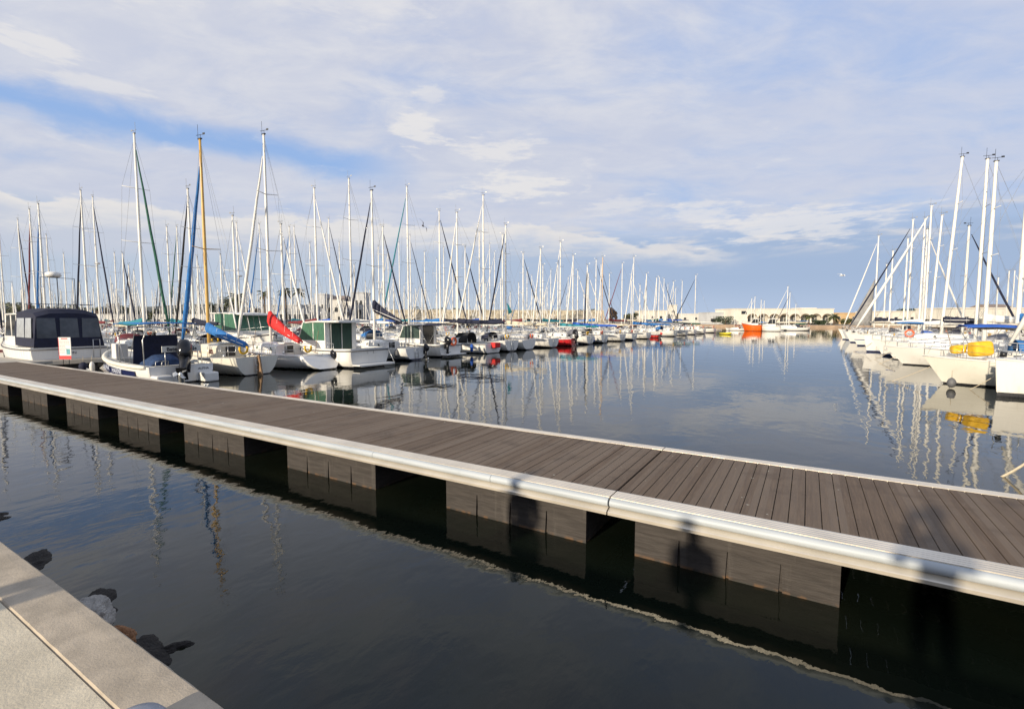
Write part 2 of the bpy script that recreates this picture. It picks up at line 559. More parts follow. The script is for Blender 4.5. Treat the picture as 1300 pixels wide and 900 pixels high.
def rail_loop(h, x0, x1, ht=.6, r=.013, ends=True, n=6, inset=.06):
    """one bent tube round the bow or stern on posts"""
    m = MB()
    pts = [(x, y, z + ht) for x, y, z in h.edge(1, n, inset, 0, x0, x1)] + [(x, y, z + ht) for x, y, z in h.edge(-1, n, inset, 0, x0, x1)][::-1]
    m.tube(pts, r, 5)
    for i in (0, n // 2, n, n + 1, n + 1 + n - n // 2, 2 * n + 1):
        p = pts[i]
        m.tube([(p[0], p[1], p[2] - ht), p], r, 5)
    mid = [(p[0], p[1], p[2] - ht * .5) for p in pts]
    m.tube(mid, r * .7, 4)
    return m

def lifelines(h, x0, x1, ht=.6, n=5, r=.008):
    m = MB()
    for sg in (1, -1):
        e = h.edge(sg, n, .06, 0, x0, x1)
        for x, y, z in e: m.tube([(x, y, z), (x, y, z + ht)], r * 1.4, 5)
        for f in (1, .5): m.tube([(x, y, z + ht * f) for x, y, z in e], r * .7, 3)
    return m

def outboard(parent, loc, rz=0.0, s=1.0, body=None, tilt=0.0, name='outboard_motor'):
    """local: shaft hangs down aft of the transom (towards -x)"""
    body = body or BLACKG
    m = MB(); rings = []
    prof = [(-.02, .0, .10, .07), (.04, -.02, .19, .13), (.18, -.04, .25, .16), (.34, -.05, .25, .155), (.44, -.06, .20, .13), (.50, -.07, .09, .06)]
    for z, xo, rx, ry in prof:
        rings.append([(xo - .1 + rx * math.cos(a) * (1.0 if math.cos(a) > 0 else 1.1), ry * math.copysign(abs(math.sin(a)) ** .7, math.sin(a)), z + .06 * math.cos(a)) for a in [2 * math.pi * k / 14 for k in range(14)]])
    m.loft(rings)
    root = m.build(name, body, parent, loc, rz)
    root.scale = (s, s, s)
    root.rotation_euler = (0, tilt, rz)
    lg = MB()
    lg.loft([[(-.1 + dx * a, dy * b, z) for dx, dy in ((1, 0), (.5, 1), (-.6, 1), (-1, 0), (-.6, -1), (.5, -1))] for z, a, b in ((.0, .16, .10), (-.2, .12, .07), (-.5, .10, .045), (-.62, .13, .04))])
    lg.box((-.14, 0, -.52), (.36, .20, .02))
    lg.build('shaft_leg', BLACKP, root)
    pr = MB()
    pr.tube([(.08, 0, -.70), (-.02, 0, -.70), (-.24, 0, -.70), (-.34, 0, -.70)], [.02, .055, .055, .02], 8)
    for k in range(3):
        a = k * 2.094
        pr.slab([(-.30, .03 * math.cos(a), -.70 + .03 * math.sin(a)), (-.27, .14 * math.cos(a - .35), -.70 + .14 * math.sin(a - .35)), (-.31, .15 * math.cos(a + .2), -.70 + .15 * math.sin(a + .2)), (-.33, .10 * math.cos(a + .5), -.70 + .10 * math.sin(a + .5))], .008)
    pr.build('propeller', STEEL, root)
    br = MB(); br.box((.07, 0, -.08), (.10, .22, .26)); br.box((.10, 0, -.16), (.05, .12, .3))
    br.build('clamp_bracket', BLACKP, root)
    return root

def ring_buoy(parent, loc, rot, R_=.3, r=.065, m=None, name='lifebuoy'):
    b = MB(); n = 20
    rings = [[((R_ + r * math.cos(2 * math.pi * k / 8)) * math.cos(2 * math.pi * i / n), (R_ + r * math.cos(2 * math.pi * k / 8)) * math.sin(2 * math.pi * i / n), r * math.sin(2 * math.pi * k / 8)) for k in range(8)] for i in range(n)]
    b.loft(rings + [rings[0]], caps=False)
    o = b.build(name, m or ORANGE, parent, loc); o.rotation_euler = rot
    return o

def mast_parts(root, h, p, lod=2):
    """mast with spreaders, boom, sails furled on boom and forestay, standing rigging"""
    mx, zt = p['mx'], p['zt']
    mr = p.get('mr', .085)
    zd = h.z(mx) + (p.get('ch', .4) if p['cab'][0] < mx < p['cab'][1] - .3 else 0) - .02
    mm = p.get('mastmat', ALU)
    lean = p.get('lean', 0.0)
    b = MB()
    segs = 8
    pts = [(mx - lean * (i / segs), 0, lerp(zd, zt, i / segs)) for i in range(segs + 1)]
    b.tube(pts, [mr * (1 - .28 * max(0, i / segs - .55) / .45) for i in range(segs + 1)], 8 if lod else 6)
    mast = b.build('mast', mm, root)
    fr = p.get('spreads', (.48, .74) if zt > 11 else (.55,))
    spl = []
    for f in fr:
        z = lerp(zd, zt, f); x = mx - lean * f; ln = h.b(mx) * (.62 if f < .6 else .5)
        sp = MB(); sp.tube([(x - .18, -ln, z + .05), (x, -.05, z), (x, .05, z), (x - .18, ln, z + .05)], [.018, .028, .028, .018], 5)
        sp.build('spreader', mm, mast)
        spl.append((x - .18, ln, z + .05))
    if lod:
        g = MB()
        xt = mx - lean
        g.tube([(xt + .08, .05, zt), (xt + .08, .05, zt + .75)], .010, 4)
        g.tube([(xt - .05, 0, zt), (xt - .05, 0, zt + .22)], .012, 4)
        g.tube([(xt - .35, -.05, zt + .22), (xt + .25, .05, zt + .22)], .014, 4)
        g.box((xt - .3, -.04, zt + .25), (.16, .012, .10), .2)
        g.box((xt, 0, zt + .02), (.28, .10, .06))
        g.build('masthead_gear', BLACKP if lod > 1 else WIRE, mast)
        if p.get('radar'):
            q = MB(); zr = lerp(zd, zt, p['radar'])
            q.tube([(mx + .35, 0, zr), (mx + .35, 0, zr + .05), (mx + .35, 0, zr + .2), (mx + .35, 0, zr + .24)], [.2, .27, .27, .18], 12)
            q.box((mx + .15, 0, zr - .02), (.3, .08, .05))
            q.build('radar_dome', ALUW, mast)
    # boom
    bl, bz = p.get('bl', p['mx'] - .6), p.get('bz', 1.0)
    dr = p.get('droop', .0)
    zb = zd + bz
    bm_ = MB(); bm_.tube([(mx - .12, 0, zb), (mx - bl, 0, zb - dr)], [.06, .05], 7)
    boom = bm_.build('boom', mm, root)
    if p.get('cover'):
        hh = p.get('cvh', (.55, .22))
        cover_mesh(mx - .02, zb, mx - bl * .97, zb - dr * .97, hh[0], hh[1], wd=p.get('cvw', .17), sag=p.get('cvs', .06), seed=mx * 3 + zt, wr=.03 if lod < 2 else .045).build('sail_cover', CLOTH[p['cover']], boom)
        if lod > 1:
            k = MB()
            for f in (.3, .55, .8):
                x = lerp(mx, mx - bl, f); z = zb - dr * f
                k.tube([(x, -.2, z - .1), (x, -.13, z + hh[0] * (1 - f * .6) * .8), (x, .13, z + hh[0] * (1 - f * .6) * .8), (x, .2, z - .1)], .008, 4)
            k.tube([(mx - .1, .165, zb + .12), (mx - bl * .95, .15, zb - dr * .95 + .1)], .022, 5)
            k.build('cover_tie', ALUW, boom)
    # furled headsail or bare stay
    zf = lerp(zd, zt, p.get('ffrac', .95)); xf = mx - lean * p.get('ffrac', .95)
    bx, bzz = h.L - .18, h.z(h.L) + .06
    if p.get('genoa'):
        g = MB(); gr = p.get('gr', .085); n = 9
        pts = [(lerp(bx, xf + .06, .03 + .94 * i / n), .012 * math.sin(i * 2.1), lerp(bzz, zf, .03 + .94 * i / n) - .10 * math.sin(math.pi * i / n)) for i in range(n + 1)]
        g.tube(pts, [gr * k for k in (.45, .9, 1.0, 1.0, .95, .88, .8, .7, .55, .3)], 7)
        gm = CLOTH[p['genoa']]
        gg = g.build('furled_headsail', gm, root)
        if lod:
            q = MB(); q.tube([(bx - .02, 0, bzz), (bx - .04, 0, bzz + .18)], [.10, .10], 8)
            q.build('furling_drum', BLACKP, gg)
    rg = MB()
    rr = p.get('rr', .006 if lod > 1 else .007)
    if not p.get('genoa'): rg.tube([(bx, 0, bzz), (xf, 0, zf)], rr, 3)
    if p.get('backstay', True): rg.tube([(.1, 0, h.z(0)), (mx - lean, 0, zt - .05)], rr, 3)
    for sg in (1, -1):
        cp = (mx - .15, sg * (h.b(mx) - .06), h.z(mx))
        pts = [cp] + [(x, sg * y, z) for x, y, z in spl] + [(mx - lean * .97, sg * .03, lerp(zd, zt, .97))]
        rg.tube(pts, rr, 3)
        if lod: rg.tube([(mx - .3, sg * (h.b(mx) - .08), h.z(mx)), (spl[0][0] + .18, sg * .05, spl[0][2] - .05)], rr, 3)
    if p.get('topping', lod > 0): rg.tube([(mx - bl * .98, 0, zb - dr + .05), (mx - lean, 0, zt - .1)], rr * .8, 3)
    rg.build('standing_rigging', WIRE, root)
    return mast

def hood(root, h, x0, x1, z0, ht, col, wf=.55, name='sprayhood', win=True):
    m = MB(); rings = []
    for i in range(7):
        t = i / 6; x = lerp(x0, x1, t); k = ht * math.sin(math.pi * (.5 + .5 * t * .95)) ** .6
        wv = h.b((x0 + x1) / 2) * wf
        rings.append([(x, wv * math.cos(math.pi * j / 8), z0 + k * math.sin(math.pi * j / 8) ** .55) for j in range(9)])
    m.loft(rings, closed=False, caps=False)
    o = m.build(name, CLOTH[col], root)
    md = o.modifiers.new('cloth', 'SOLIDIFY'); md.thickness = .015
    return o

def bimini(root, x0, x1, wv, z0, z1, col, frame=STEEL, name='bimini_top', camber=.12):
    m = MB(); rings = []
    for i in range(6):
        t = i / 5
        rings.append([(lerp(x0, x1, t), wv * y, z1 + camber * (1 - y * y) + .04 * math.sin(math.pi * t) - .03) for y in (-1, -.6, -.2, .2, .6, 1)])
    m.loft(rings, closed=False, caps=False)
    o = m.build(name, CLOTH[col], root)
    md = o.modifiers.new('cloth', 'SOLIDIFY'); md.thickness = .03
    f = MB()
    xm = (x0 + x1) / 2
    for xa in (x0, x1):
        for sg in (1, -1):
            f.tube([(lerp(xm, xa, .15), sg * wv * 1.0, z0), (lerp(xm, xa, .8), sg * wv * 1.02, z1 - .2), (xa, sg * wv * .95, z1)], .014, 5)
    f.build('bimini_frame', frame, o)
    return o

def sailboat(name, label, loc, heading, p, lod=2, group=None, cat='sailing boat'):
    """heading: compass-free angle of the bow direction in the x-y plane"""
    root = thing(name, label, cat, loc, heading, group)
    L, B = p['L'], p['B']
    h = Hull(L, B, p.get('fs', .85), p.get('fm', .82), p.get('fb', 1.05), p.get('tr', .74), p.get('rake', .7), p.get('trake', 0.0), p.get('keel', .42), p.get('tz', .03), p.get('ex', (.84, .97)))
    hm = hull_mat(p.get('top', (.78, .76, .71)), p.get('boot', (.03, .05, .16)), p.get('anti', (.03, .03, .035)), p.get('zb', .12), p.get('stripe'), p.get('zs', (.60, .68)))
    hb = h.mesh(18 if lod > 1 else 12, 8 if lod > 1 else 5).build('hull', hm, root)
    rl = MB()
    for sg in (1, -1): rl.tube(h.edge(sg, 14, -.005, -.03), .022 if lod else .03, 5)
    rl.build('rub_rail', p.get('railmat', TEAK if lod > 1 and p.get('teak', 0) else RUBBER if p.get('darkrail') else WHITE), hb)
    c0, c1 = p.get('cock', (.5, L * .33))
    dk = h.deck(c0, c1, B * .27, .38, n=12).build('deck', p.get('deckmat', WHITE), root)
    x0, x1 = p['cab'] = p.get('cab', (c1 + .02, L * .78)); ht = p.get('ch', .40)
    cb = cabin_mesh(h, x0, x1, ht, slope=p.get('slope', .45)).build('cabin', p.get('cabmat', WHITE), root)
    for sg in (1, -1):
        for a, b in p.get('wins', ((.10, .55),)):
            cabin_window(h, x0, x1, ht, lerp(x0, x1, a), lerp(x0, x1, b), sg).build('window', p.get('winmat', GLASSD), cb)
    if lod:
        z = h.z(x0)
        k = MB(); k.box((x0 - .012, 0, z - .02 + ht * .35), (.03, B * .2, ht * 1.0)); k.box((x0 + .3, 0, z + ht + .07), (.7, B * .23, .05), mi=1)
        k.build('companionway', [p.get('hatchmat', BLACKP), WHITE], cb)
        hp = MB(); xh = lerp(x0, x1, .62); hp.box((xh, 0, h.z(xh) + ht * .9), (.5, .5, .05)); hp.build('deck_hatch', GLASSD, cb)
        rail_loop(h, L - 1.25, L - .06, .58).build('pulpit', STEEL, root)
        rail_loop(h, 0.08, 1.2, .58).build('pushpit', STEEL, root)
        lifelines(h, 1.3, L - 1.35, .58).build('guard_rail', STEEL, root)
        tl = MB(); tl.tube([(.15, 0, h.z(0) + .1), (.9, .05, h.z(0) + .25)], .02, 5) if not p.get('wheel') else tl.tube([(c0 + .7 + .0, .36 * math.cos(a), .95 + .36 * math.sin(a)) for a in [2 * math.pi * i / 16 for i in range(17)]], .014, 5)
        if p.get('wheel'): tl.box((c0 + .78, 0, .68), (.16, .2, .62))
        tl.build('steering_wheel' if p.get('wheel') else 'tiller', STEEL if p.get('wheel') else TEAK, root)
        wn = MB()
        for sg in (1, -1):
            y = B * .27 + .07
            wn.tube([(c1 - .6, sg * y, h.z(c1) + .0), (c1 - .6, sg * y, h.z(c1) + .16)], [.07, .05], 8)
        wn.build('winch', STEEL, dk)
        k_ = int(L * 97 + B * 31 + p.get('mx', 4) * 13) % 5
        if k_ != 2:
            q = MB(); z0 = h.z(.3); yb = h.b(.2) * (.55 if k_ % 2 else -.55); n_ = 12
            q.tube([(.14, yb + .2 * math.cos(a), z0 + .42 - .22 * math.sin(a)) for a in [R(-30) + R(240) * i / n_ for i in range(n_ + 1)]], .055, 7)
            q.build('horseshoe_buoy', [YELC, ORANGE, WHITE, YELC, ORANGE][k_], root)
        if k_ != 4:
            q = MB()
            for yy in (-.17, .17): q.tube([(-.06, yy, h.z(0) + .1), (-.06, yy, .12)], .016, 5)
            for zz in (.25, .5, .75): q.tube([(-.06, -.17, zz), (-.06, .17, zz)], .016, 5)
            q.build('boarding_ladder', STEEL, root)
        if k_ in (0, 3):
            q = MB(); q.tube([(.1, .2, h.z(0) + .1), (-.25, .2, h.z(0) + 1.35)], .014, 5); q.build('flagstaff', TEAK, root)
        q = MB()
        for xx in (.35, .75): q.box((lerp(c0, c1, xx), 0, .40), (.5, B * .3, .04))
        for sg in (1, -1): q.box(((c0 + c1) / 2, sg * B * .2, .58), ((c1 - c0) * .9, B * .12, .06))
        q.build('cockpit_grating', TEAK, dk)
    if p.get('zt'): mast_parts(root, h, p, lod)
    if p.get('hood'): hood(root, h, x0 - .75, x0 + .35, h.z(x0) + ht * .55, .62, p['hood'])
    if p.get('bimini'): bimini(root, .3, 2.2, B * .36, h.z(1), h.z(1) + 1.45, p['bimini'])
    if p.get('rudder'):
        m = MB(); m.prism([(-.02, h.fs + .05), (.0, -.4), (-.42, -.45), (-.36, .1), (-.16, h.fs + .1)], -.035, .035, 'y'); m.build('rudder', p['rudder'], root)
    if p.get('outboard'):
        outboard(root, (-.08, p['outboard'], h.fs * .75), 0, .85)
    return root, h


# ------------------------------------------------------------------ motor boats
def frame_wall(m, pts, th=.03):
    m.slab(pts, th)

def pilothouse(name, label, loc, heading, p, lod=2, group=None, cat='motor boat'):
    root = thing(name, label, cat, loc, heading, group)
    L, B = p['L'], p['B']
    h = Hull(L, B, p.get('fs', .95), p.get('fm', 1.0), p.get('fb', 1.45), p.get('tr', .92), p.get('rake', .8), p.get('trake', 0), .45, -.18, (.42, .9), 2.6, .4)
    hm = hull_mat(p.get('top', (.78, .76, .71)), p.get('boot', (.03, .03, .04)), p.get('anti', (.02, .02, .025)), p.get('zb', .10), p.get('stripe'), p.get('zs', (.62, .70)))
    hb = h.mesh(16 if lod > 1 else 10, 7 if lod > 1 else 5).build('hull', hm, root)
    rl = MB()
    for sg in (1, -1): rl.tube(h.edge(sg, 12, -.02, -.12), .04, 5)
    rl.tube([(-.03, h.b(0), h.fs - .12), (-.03, -h.b(0), h.fs - .12)], .035, 5)
    rl.build('rub_rail', p.get('railmat', RUBBER), hb)
    wx0, wx1 = p.get('wh', (L * .36, L * .68)); wh = p.get('hh', 1.55); wv = B * p.get('ww', .36)
    sole = p.get('sole', .42)
    h.deck(.35, wx0 + .1, B * .38, sole, n=12).build('deck', p.get('deckmat', WHITE), root)
    zb = h.z(wx0) - .25; zt = p.get('zt', h.z(wx0) + wh)
    zs = lerp(zb, zt, .40)                                            # sill of the windows
    # shell of the wheelhouse: lower walls, posts, roof; glass set in
    m = MB()
    fx = wx1 + .55                                                   # foot of the raked screen
    nose = p.get('nose', 1.5)                                        # fore cabin
    m.prism([(wx0, zb), (fx, zb), (fx - .1, zs), (wx0, zs)], -wv, wv, 'y')
    rings = []
    for i in range(6):
        t = i / 5; x = lerp(fx - .12, fx + nose, t); b = min(wv, h.b(x) * .72) * (1 - .2 * t); k = (zs - h.z(x)) * (1 - t * t * .9) + .02
        rings.append([(x, b, h.z(x) - .05), (x, b * .9, h.z(x) + k), (x, -b * .9, h.z(x) + k), (x, -b, h.z(x) - .05)])
    m.loft(rings, closed=False, caps=False, sm=False); m.face([len(m.v) - 4 + i for i in range(4)])
    ps = .05
    for sg in (1, -1):
        for xa, xb in ((wx0 + ps, wx0 + ps), (lerp(wx0, wx1, .52), lerp(wx0, wx1, .52)), (fx - .15, wx1 - .05)):
            m.tube([(xa, sg * (wv - ps), zs - .02), (xb, sg * (wv - ps), zt)], .06, 4)
        if p.get('doorside', True): m.box((wx0 + .03, sg * (wv - .17), (zs + zt) / 2), (.06, .34, zt - zs))
    for y in (-.3, .3): m.tube([(fx - .13, y * wv, zs), (wx1 - .03, y * wv, zt)], .035, 4)
    house = m.build('wheelhouse', WHITE, root)
    # glass / curtains
    for sg in (1, -1):
        g = MB(); y = wv - .035
        pts = [(wx0 + .1, sg * y, zs), (fx - .2, sg * y, zs), (wx1 - .1, sg * y, zt), (wx0 + .1, sg * y, zt)]
        g.slab(pts if sg > 0 else pts[::-1], -.02); g.build('side_window', p.get('glass', GLASSD), house)
    g = MB(); g.slab([(fx - .17, -wv + .08, zs), (fx - .17, wv - .08, zs), (wx1 - .07, wv - .08, zt), (wx1 - .07, -wv + .08, zt)], .02)
    g.build('windscreen', p.get('screen', p.get('glass', GLASSD)), house)
    d = MB(); d.box((wx0 - .01, 0, (zb + zt) / 2 + .0), (.05, (wv - .34) * 2, (zt - zb) * .94))
    if p.get('doors') is not None:
        for y in (-.5, 0, .5): d.box((wx0 - .05, y * (wv - .34) * 1.9, (zb + zt) / 2), (.05, .035, (zt - zb) * .94), mi=1)
    d.build('aft_door', [p.get('doors') or GLASSD, WHITE], house)
    # roof with overhang
    ro = p.get('over', .8); rf = p.get('rf', .35); rings = []
    for i in range(9):
        t = i / 8; x = lerp(wx0 - ro, wx1 + rf, t); b = (wv + .10) * (1 - .35 * max(0, t - .75) / .25) * (1 if t > .02 else .95)
        zc = zt + .02 - p.get('rdrop', .12) * max(0, t - .6) / .4
        rings.append([(x, b * math.copysign(min(1, abs(c) ** .5), c), zc + (.07 + .05 * (1 - c * c)) * (1 if sn_ > 0 else -.15)) for c, sn_ in [(math.cos(2 * math.pi * k / 14), math.sin(2 * math.pi * k / 14) + 1e-6) for k in range(14)]])
    m = MB(); m.loft(rings); roof = m.build('roof', p.get('roofmat', WHITE), house)
    if lod:
        rail_loop(h, L * .62, L - .08, .5, .014).build('bow_rail', STEEL, root)
        if p.get('lamp', 1):
            q = MB(); q.tube([(wx1 - .3, 0, zt + .1), (wx1 - .3, 0, zt + p.get('aer', .6))], .018, 5); q.ell((wx1 - .3, 0, zt + p.get('aer', .6)), (.05, .05, .07), 8, 5); q.build('mast_light', WHITE, roof)
        if p.get('plat', True):
            q = MB(); q.box((-.28, 0, .2), (.6, B * .86, .07)); q.build('swim_platform', WHITE, root, bevel=.02)
        for yy in (.55, -.55):
            q = MB(); q.box((.5, yy * B * .5, h.fs * .8), (.3, .5, .3)); q.build('cockpit_seat', WHITE, root, bevel=.03)
    return root, h, dict(wx0=wx0, wx1=wx1, wv=wv, zt=zt, zs=zs, zb=zb, house=house, roof=roof, hull=hb)

def open_boat(name, label, loc, heading, p, lod=1, group=None, cat='motor boat'):
    root = thing(name, label, cat, loc, heading, group)
    L, B = p['L'], p['B']
    h = Hull(L, B, p.get('fs', .62), p.get('fm', .66), p.get('fb', .95), .9, .7, 0, .3, -.1, (.45, .9), 2.5, .4)
    hb = h.mesh(12, 6).build('hull', hull_mat(p.get('top', (.78, .76, .71)), p.get('boot', (.03, .03, .04)), p.get('anti', (.02, .02, .025)), .07, p.get('stripe'), p.get('zs', (.40, .50))), root)
    rl = MB()
    for sg in (1, -1): rl.tube(h.edge(sg, 12, -.01, -.04), .035, 5)
    rl.build('rub_rail', p.get('railmat', RUBBER), hb)
    h.deck(.4, L * .55, B * .38, .25, n=10).build('deck', WHITE, root)
    if p.get('cuddy', True):
        cb = cabin_mesh(h, L * .5, L * .86, p.get('ch', .42), .66, .6).build('cabin', WHITE, root)
        for sg in (1, -1): cabin_window(h, L * .5, L * .86, p.get('ch', .42), L * .53, L * .68, sg, .66).build('window', GLASSD, cb)
        m = MB(); z = h.z(L * .5) + p.get('ch', .42); wv = h.b(L * .5) * .6
        m.slab([(L * .56, -wv, z), (L * .56, wv, z), (L * .5, wv * .92, z + .4), (L * .5, -wv * .92, z + .4)], .02); m.build('windscreen', GLASSD, cb)
    if p.get('cover'):
        m = MB(); rings = []
        for i in range(9):
            t = i / 8; x = lerp(.15, L * .55, t); b = h.b(x) - .03; z = h.z(x)
            k = .1 + .38 * math.sin(math.pi * min(1, t * .7 + .1)) + .04 * mnoise.noise(Vector((x * 2, L, 1)))
            rings.append([(x, b, z - .06), (x, b * .8, z + k * .5), (x, b * .3, z + k), (x, -b * .3, z + k), (x, -b * .8, z + k * .5), (x, -b, z - .06)])
        m.loft(rings, closed=False, caps=False); m.face([0, 1, 2, 3, 4, 5]); m.face([48 + i for i in range(6)])
        m.build('boat_cover', CLOTH[p['cover']], root)
    if p.get('bimini'): bimini(root, L * .2, L * .52, B * .38, h.z(L * .3), h.z(L * .3) + 1.35, p['bimini'])
    if p.get('motor', True): outboard(root, (-.12, 0, h.fs * 1.0), 0, p.get('ms', 1.0), p.get('mcol'))
    if lod: rail_loop(h, L * .66, L - .06, .35, .013).build('bow_rail', STEEL, root)
    return root, h

def fender(label, loc, group, col=None, ln=.6, r=.12, name='fender', rope=.35):
    root = thing(name, label, 'fender', loc, 0, group)
    m = MB(); m.tube([(0, 0, -ln / 2 - .04), (0, 0, -ln / 2), (0, 0, -ln / 2 + .1), (0, 0, ln / 2 - .1), (0, 0, ln / 2), (0, 0, ln / 2 + .06)], [.03, r * .7, r, r, r * .7, .03], 10)
    m.build('body', col or WHITE, root)
    q = MB(); q.tube([(0, 0, ln / 2 + .03), (0, 0, ln / 2 + rope)], .01, 4); q.build('lanyard', ROPE, root)
    return root


# ================================================================== THE SETTING
# ------------------------------------------------------------------ water
def water_material():
    m = bpy.data.materials.new('harbour_water'); m.use_nodes = True
    q = NT(m.node_tree); b = m.node_tree.nodes['Principled BSDF']
    tc = q.n('ShaderNodeTexCoord'); o = tc.outputs['Object']
    n1 = q.noise(o, .35, 3)
    q.put(b.inputs['Base Color'], q.mix(q.step(n1, .35, .7), (.0045, .0075, .0052), (.010, .0115, .0065)))
    sp = q.n('ShaderNodeSeparateXYZ'); q.put(sp.inputs[0], o)
    shal = q.m('MULTIPLY', q.step(sp.outputs[1], 4.6, 1.4), q.step(q.noise(o, 1.1, 5, .6, .4), .42, .62))
    murk = q.mix(q.step(n1, .35, .7), (.0045, .0075, .0052), (.010, .0115, .0065))
    q.put(b.inputs['Base Color'], q.mix(q.m('MULTIPLY', shal, .8), murk, (.021, .0145, .008)))
    b.inputs['Roughness'].default_value = .012
    b.inputs['Specular Tint'].default_value = (.47, .545, .575, 1)
    b.inputs['IOR'].default_value = 1.5
    calm = q.step(q.noise(q.mapping(o, (.06, .035, 1), (0, 0, R(25))), 1, 3), .34, .66)
    w1 = q.noise(q.mapping(o, (1, .75, 1), (0, 0, R(20))), .9, 2, .5, .4)
    w2 = q.noise(q.mapping(o, (1, .6, 1), (0, 0, R(-15))), 3.2, 2, .5, .3)
    w3 = q.noise(q.mapping(o, (1, .55, 1), (0, 0, R(35))), 9.0, 3, .55)
    hgt = q.m('ADD', q.m('MULTIPLY', w1, .0105), q.m('ADD', q.m('MULTIPLY', w2, q.lin(sp.outputs[1], 5, 12, .0048, .0026)), q.m('MULTIPLY', w3, q.m('MULTIPLY', q.m('ADD', .0006, q.m('MULTIPLY', calm, .0024)), q.lin(sp.outputs[1], 5, 14, 1.0, .3)))))
    bn = q.n('ShaderNodeBump'); bn.inputs['Strength'].default_value = 1; bn.inputs['Distance'].default_value = 1
    q.put(bn.inputs['Height'], hgt); q.put(b.inputs['Normal'], bn.outputs[0])
    return m
m = MB()
for x0, x1, y0, y1 in ((-4000, 4000, -4000, 4000),):
    m.poly([(x0, y0, 0), (x1, y0, 0), (x1, y1, 0), (x0, y1, 0)])
struct(m.build('water', water_material(), fix=False))

CONC = mat('quay_concrete', (.43, .365, .28), .92, var=.20, scale=5, bump=.002, bscale=80)
PAVE = mat('quay_paving', (.60, .53, .40), .85, var=.16, scale=4, bump=.003, bscale=60)
WALLC = mat('quay_wall_stone', (.16, .14, .11), .9, var=.3, scale=2, bump=.03, bscale=5)
GROUND = mat('land_gravel', (.30, .26, .20), .95, var=.2, scale=.2)

# ------------------------------------------------------------------ quay underfoot
m = MB()
m.prism([(-40, -2), (.775, -2), (.775, 1.194), (-40, 1.194)], -70, 60, 'x')
struct(m.build('quay_paving', PAVE))
m = MB()
xs = [-70, -40, -20, -12] + [-9 + .045 * i for i in range(245)] + [3, 8, 20, 60]
rings = []
for x in xs:
    def wob(k, a): return a * .55 * (mnoise.noise(Vector((x * 9, k, 0))) + .6 * mnoise.noise(Vector((x * 31, k, 3))) - 1.2 * max(0, mnoise.noise(Vector((x * 4, k * 3, 7))) - .45))
    rings.append([(x, .779, 1.0), (x, .779 , 1.186), (x, .790 + wob(1, .004), 1.200 + wob(2, .002)), (x, .84, 1.2005), (x, .90, 1.2 + wob(5, .001)), (x, .96, 1.2005),
                  (x, 1.008 + wob(3, .005), 1.199 + wob(4, .002)), (x, 1.020 + wob(6, .005), 1.186), (x, 1.020, 1.0)])
m.loft(rings, sm=False)
struct(m.build('quay_kerb', CONC))
m = MB(); m.prism([(.78, -2), (.985, -2), (.985, .998), (.78, .998)], -70, 60, 'x')
struct(m.build('quay_wall', WALLC))

# ------------------------------------------------------------------ far land
m = MB()
shore = [(-4000, -300), (-230, -300), (-215, 20), (-196, 110), (-150, 150), (-95, 172), (-40, 186), (40, 182), (74, 160), (92, 120), (96, 60), (110, -100), (4000, -100), (4000, 4000), (-4000, 4000)]
n = len(shore)
m.v += [(x, y, -1) for x, y in shore] + [(x, y, .8) for x, y in shore]
for i in range(n):
    j = (i + 1) % n; m.face((i, j, n + j, n + i), 1)
m.face([n + i for i in range(n)])
struct(m.build('ground', [GROUND, mat('shore_wall', (.36, .26, .18), .9, var=.25, scale=.6)]))

# low hills on the left skyline
m = MB(); rings = []
for i in range(41):
    t = i / 40; a = R(150 + 55 * t) ; rr_ = 1500
    x, y = rr_ * math.cos(a), rr_ * math.sin(a) + 100
    hz = 26 + 22 * mnoise.noise(Vector((t * 5, 1, 0))) + 14 * math.sin(t * math.pi)
    rings.append([(x * .9, y * .9, 0), (x, y, hz), (x * 1.2, y * 1.2, 0)])
m.loft(rings, closed=False, caps=False)
struct(m.build('hills', mat('hill_scrub', (.10, .115, .11), .95, var=.25, scale=.02)))

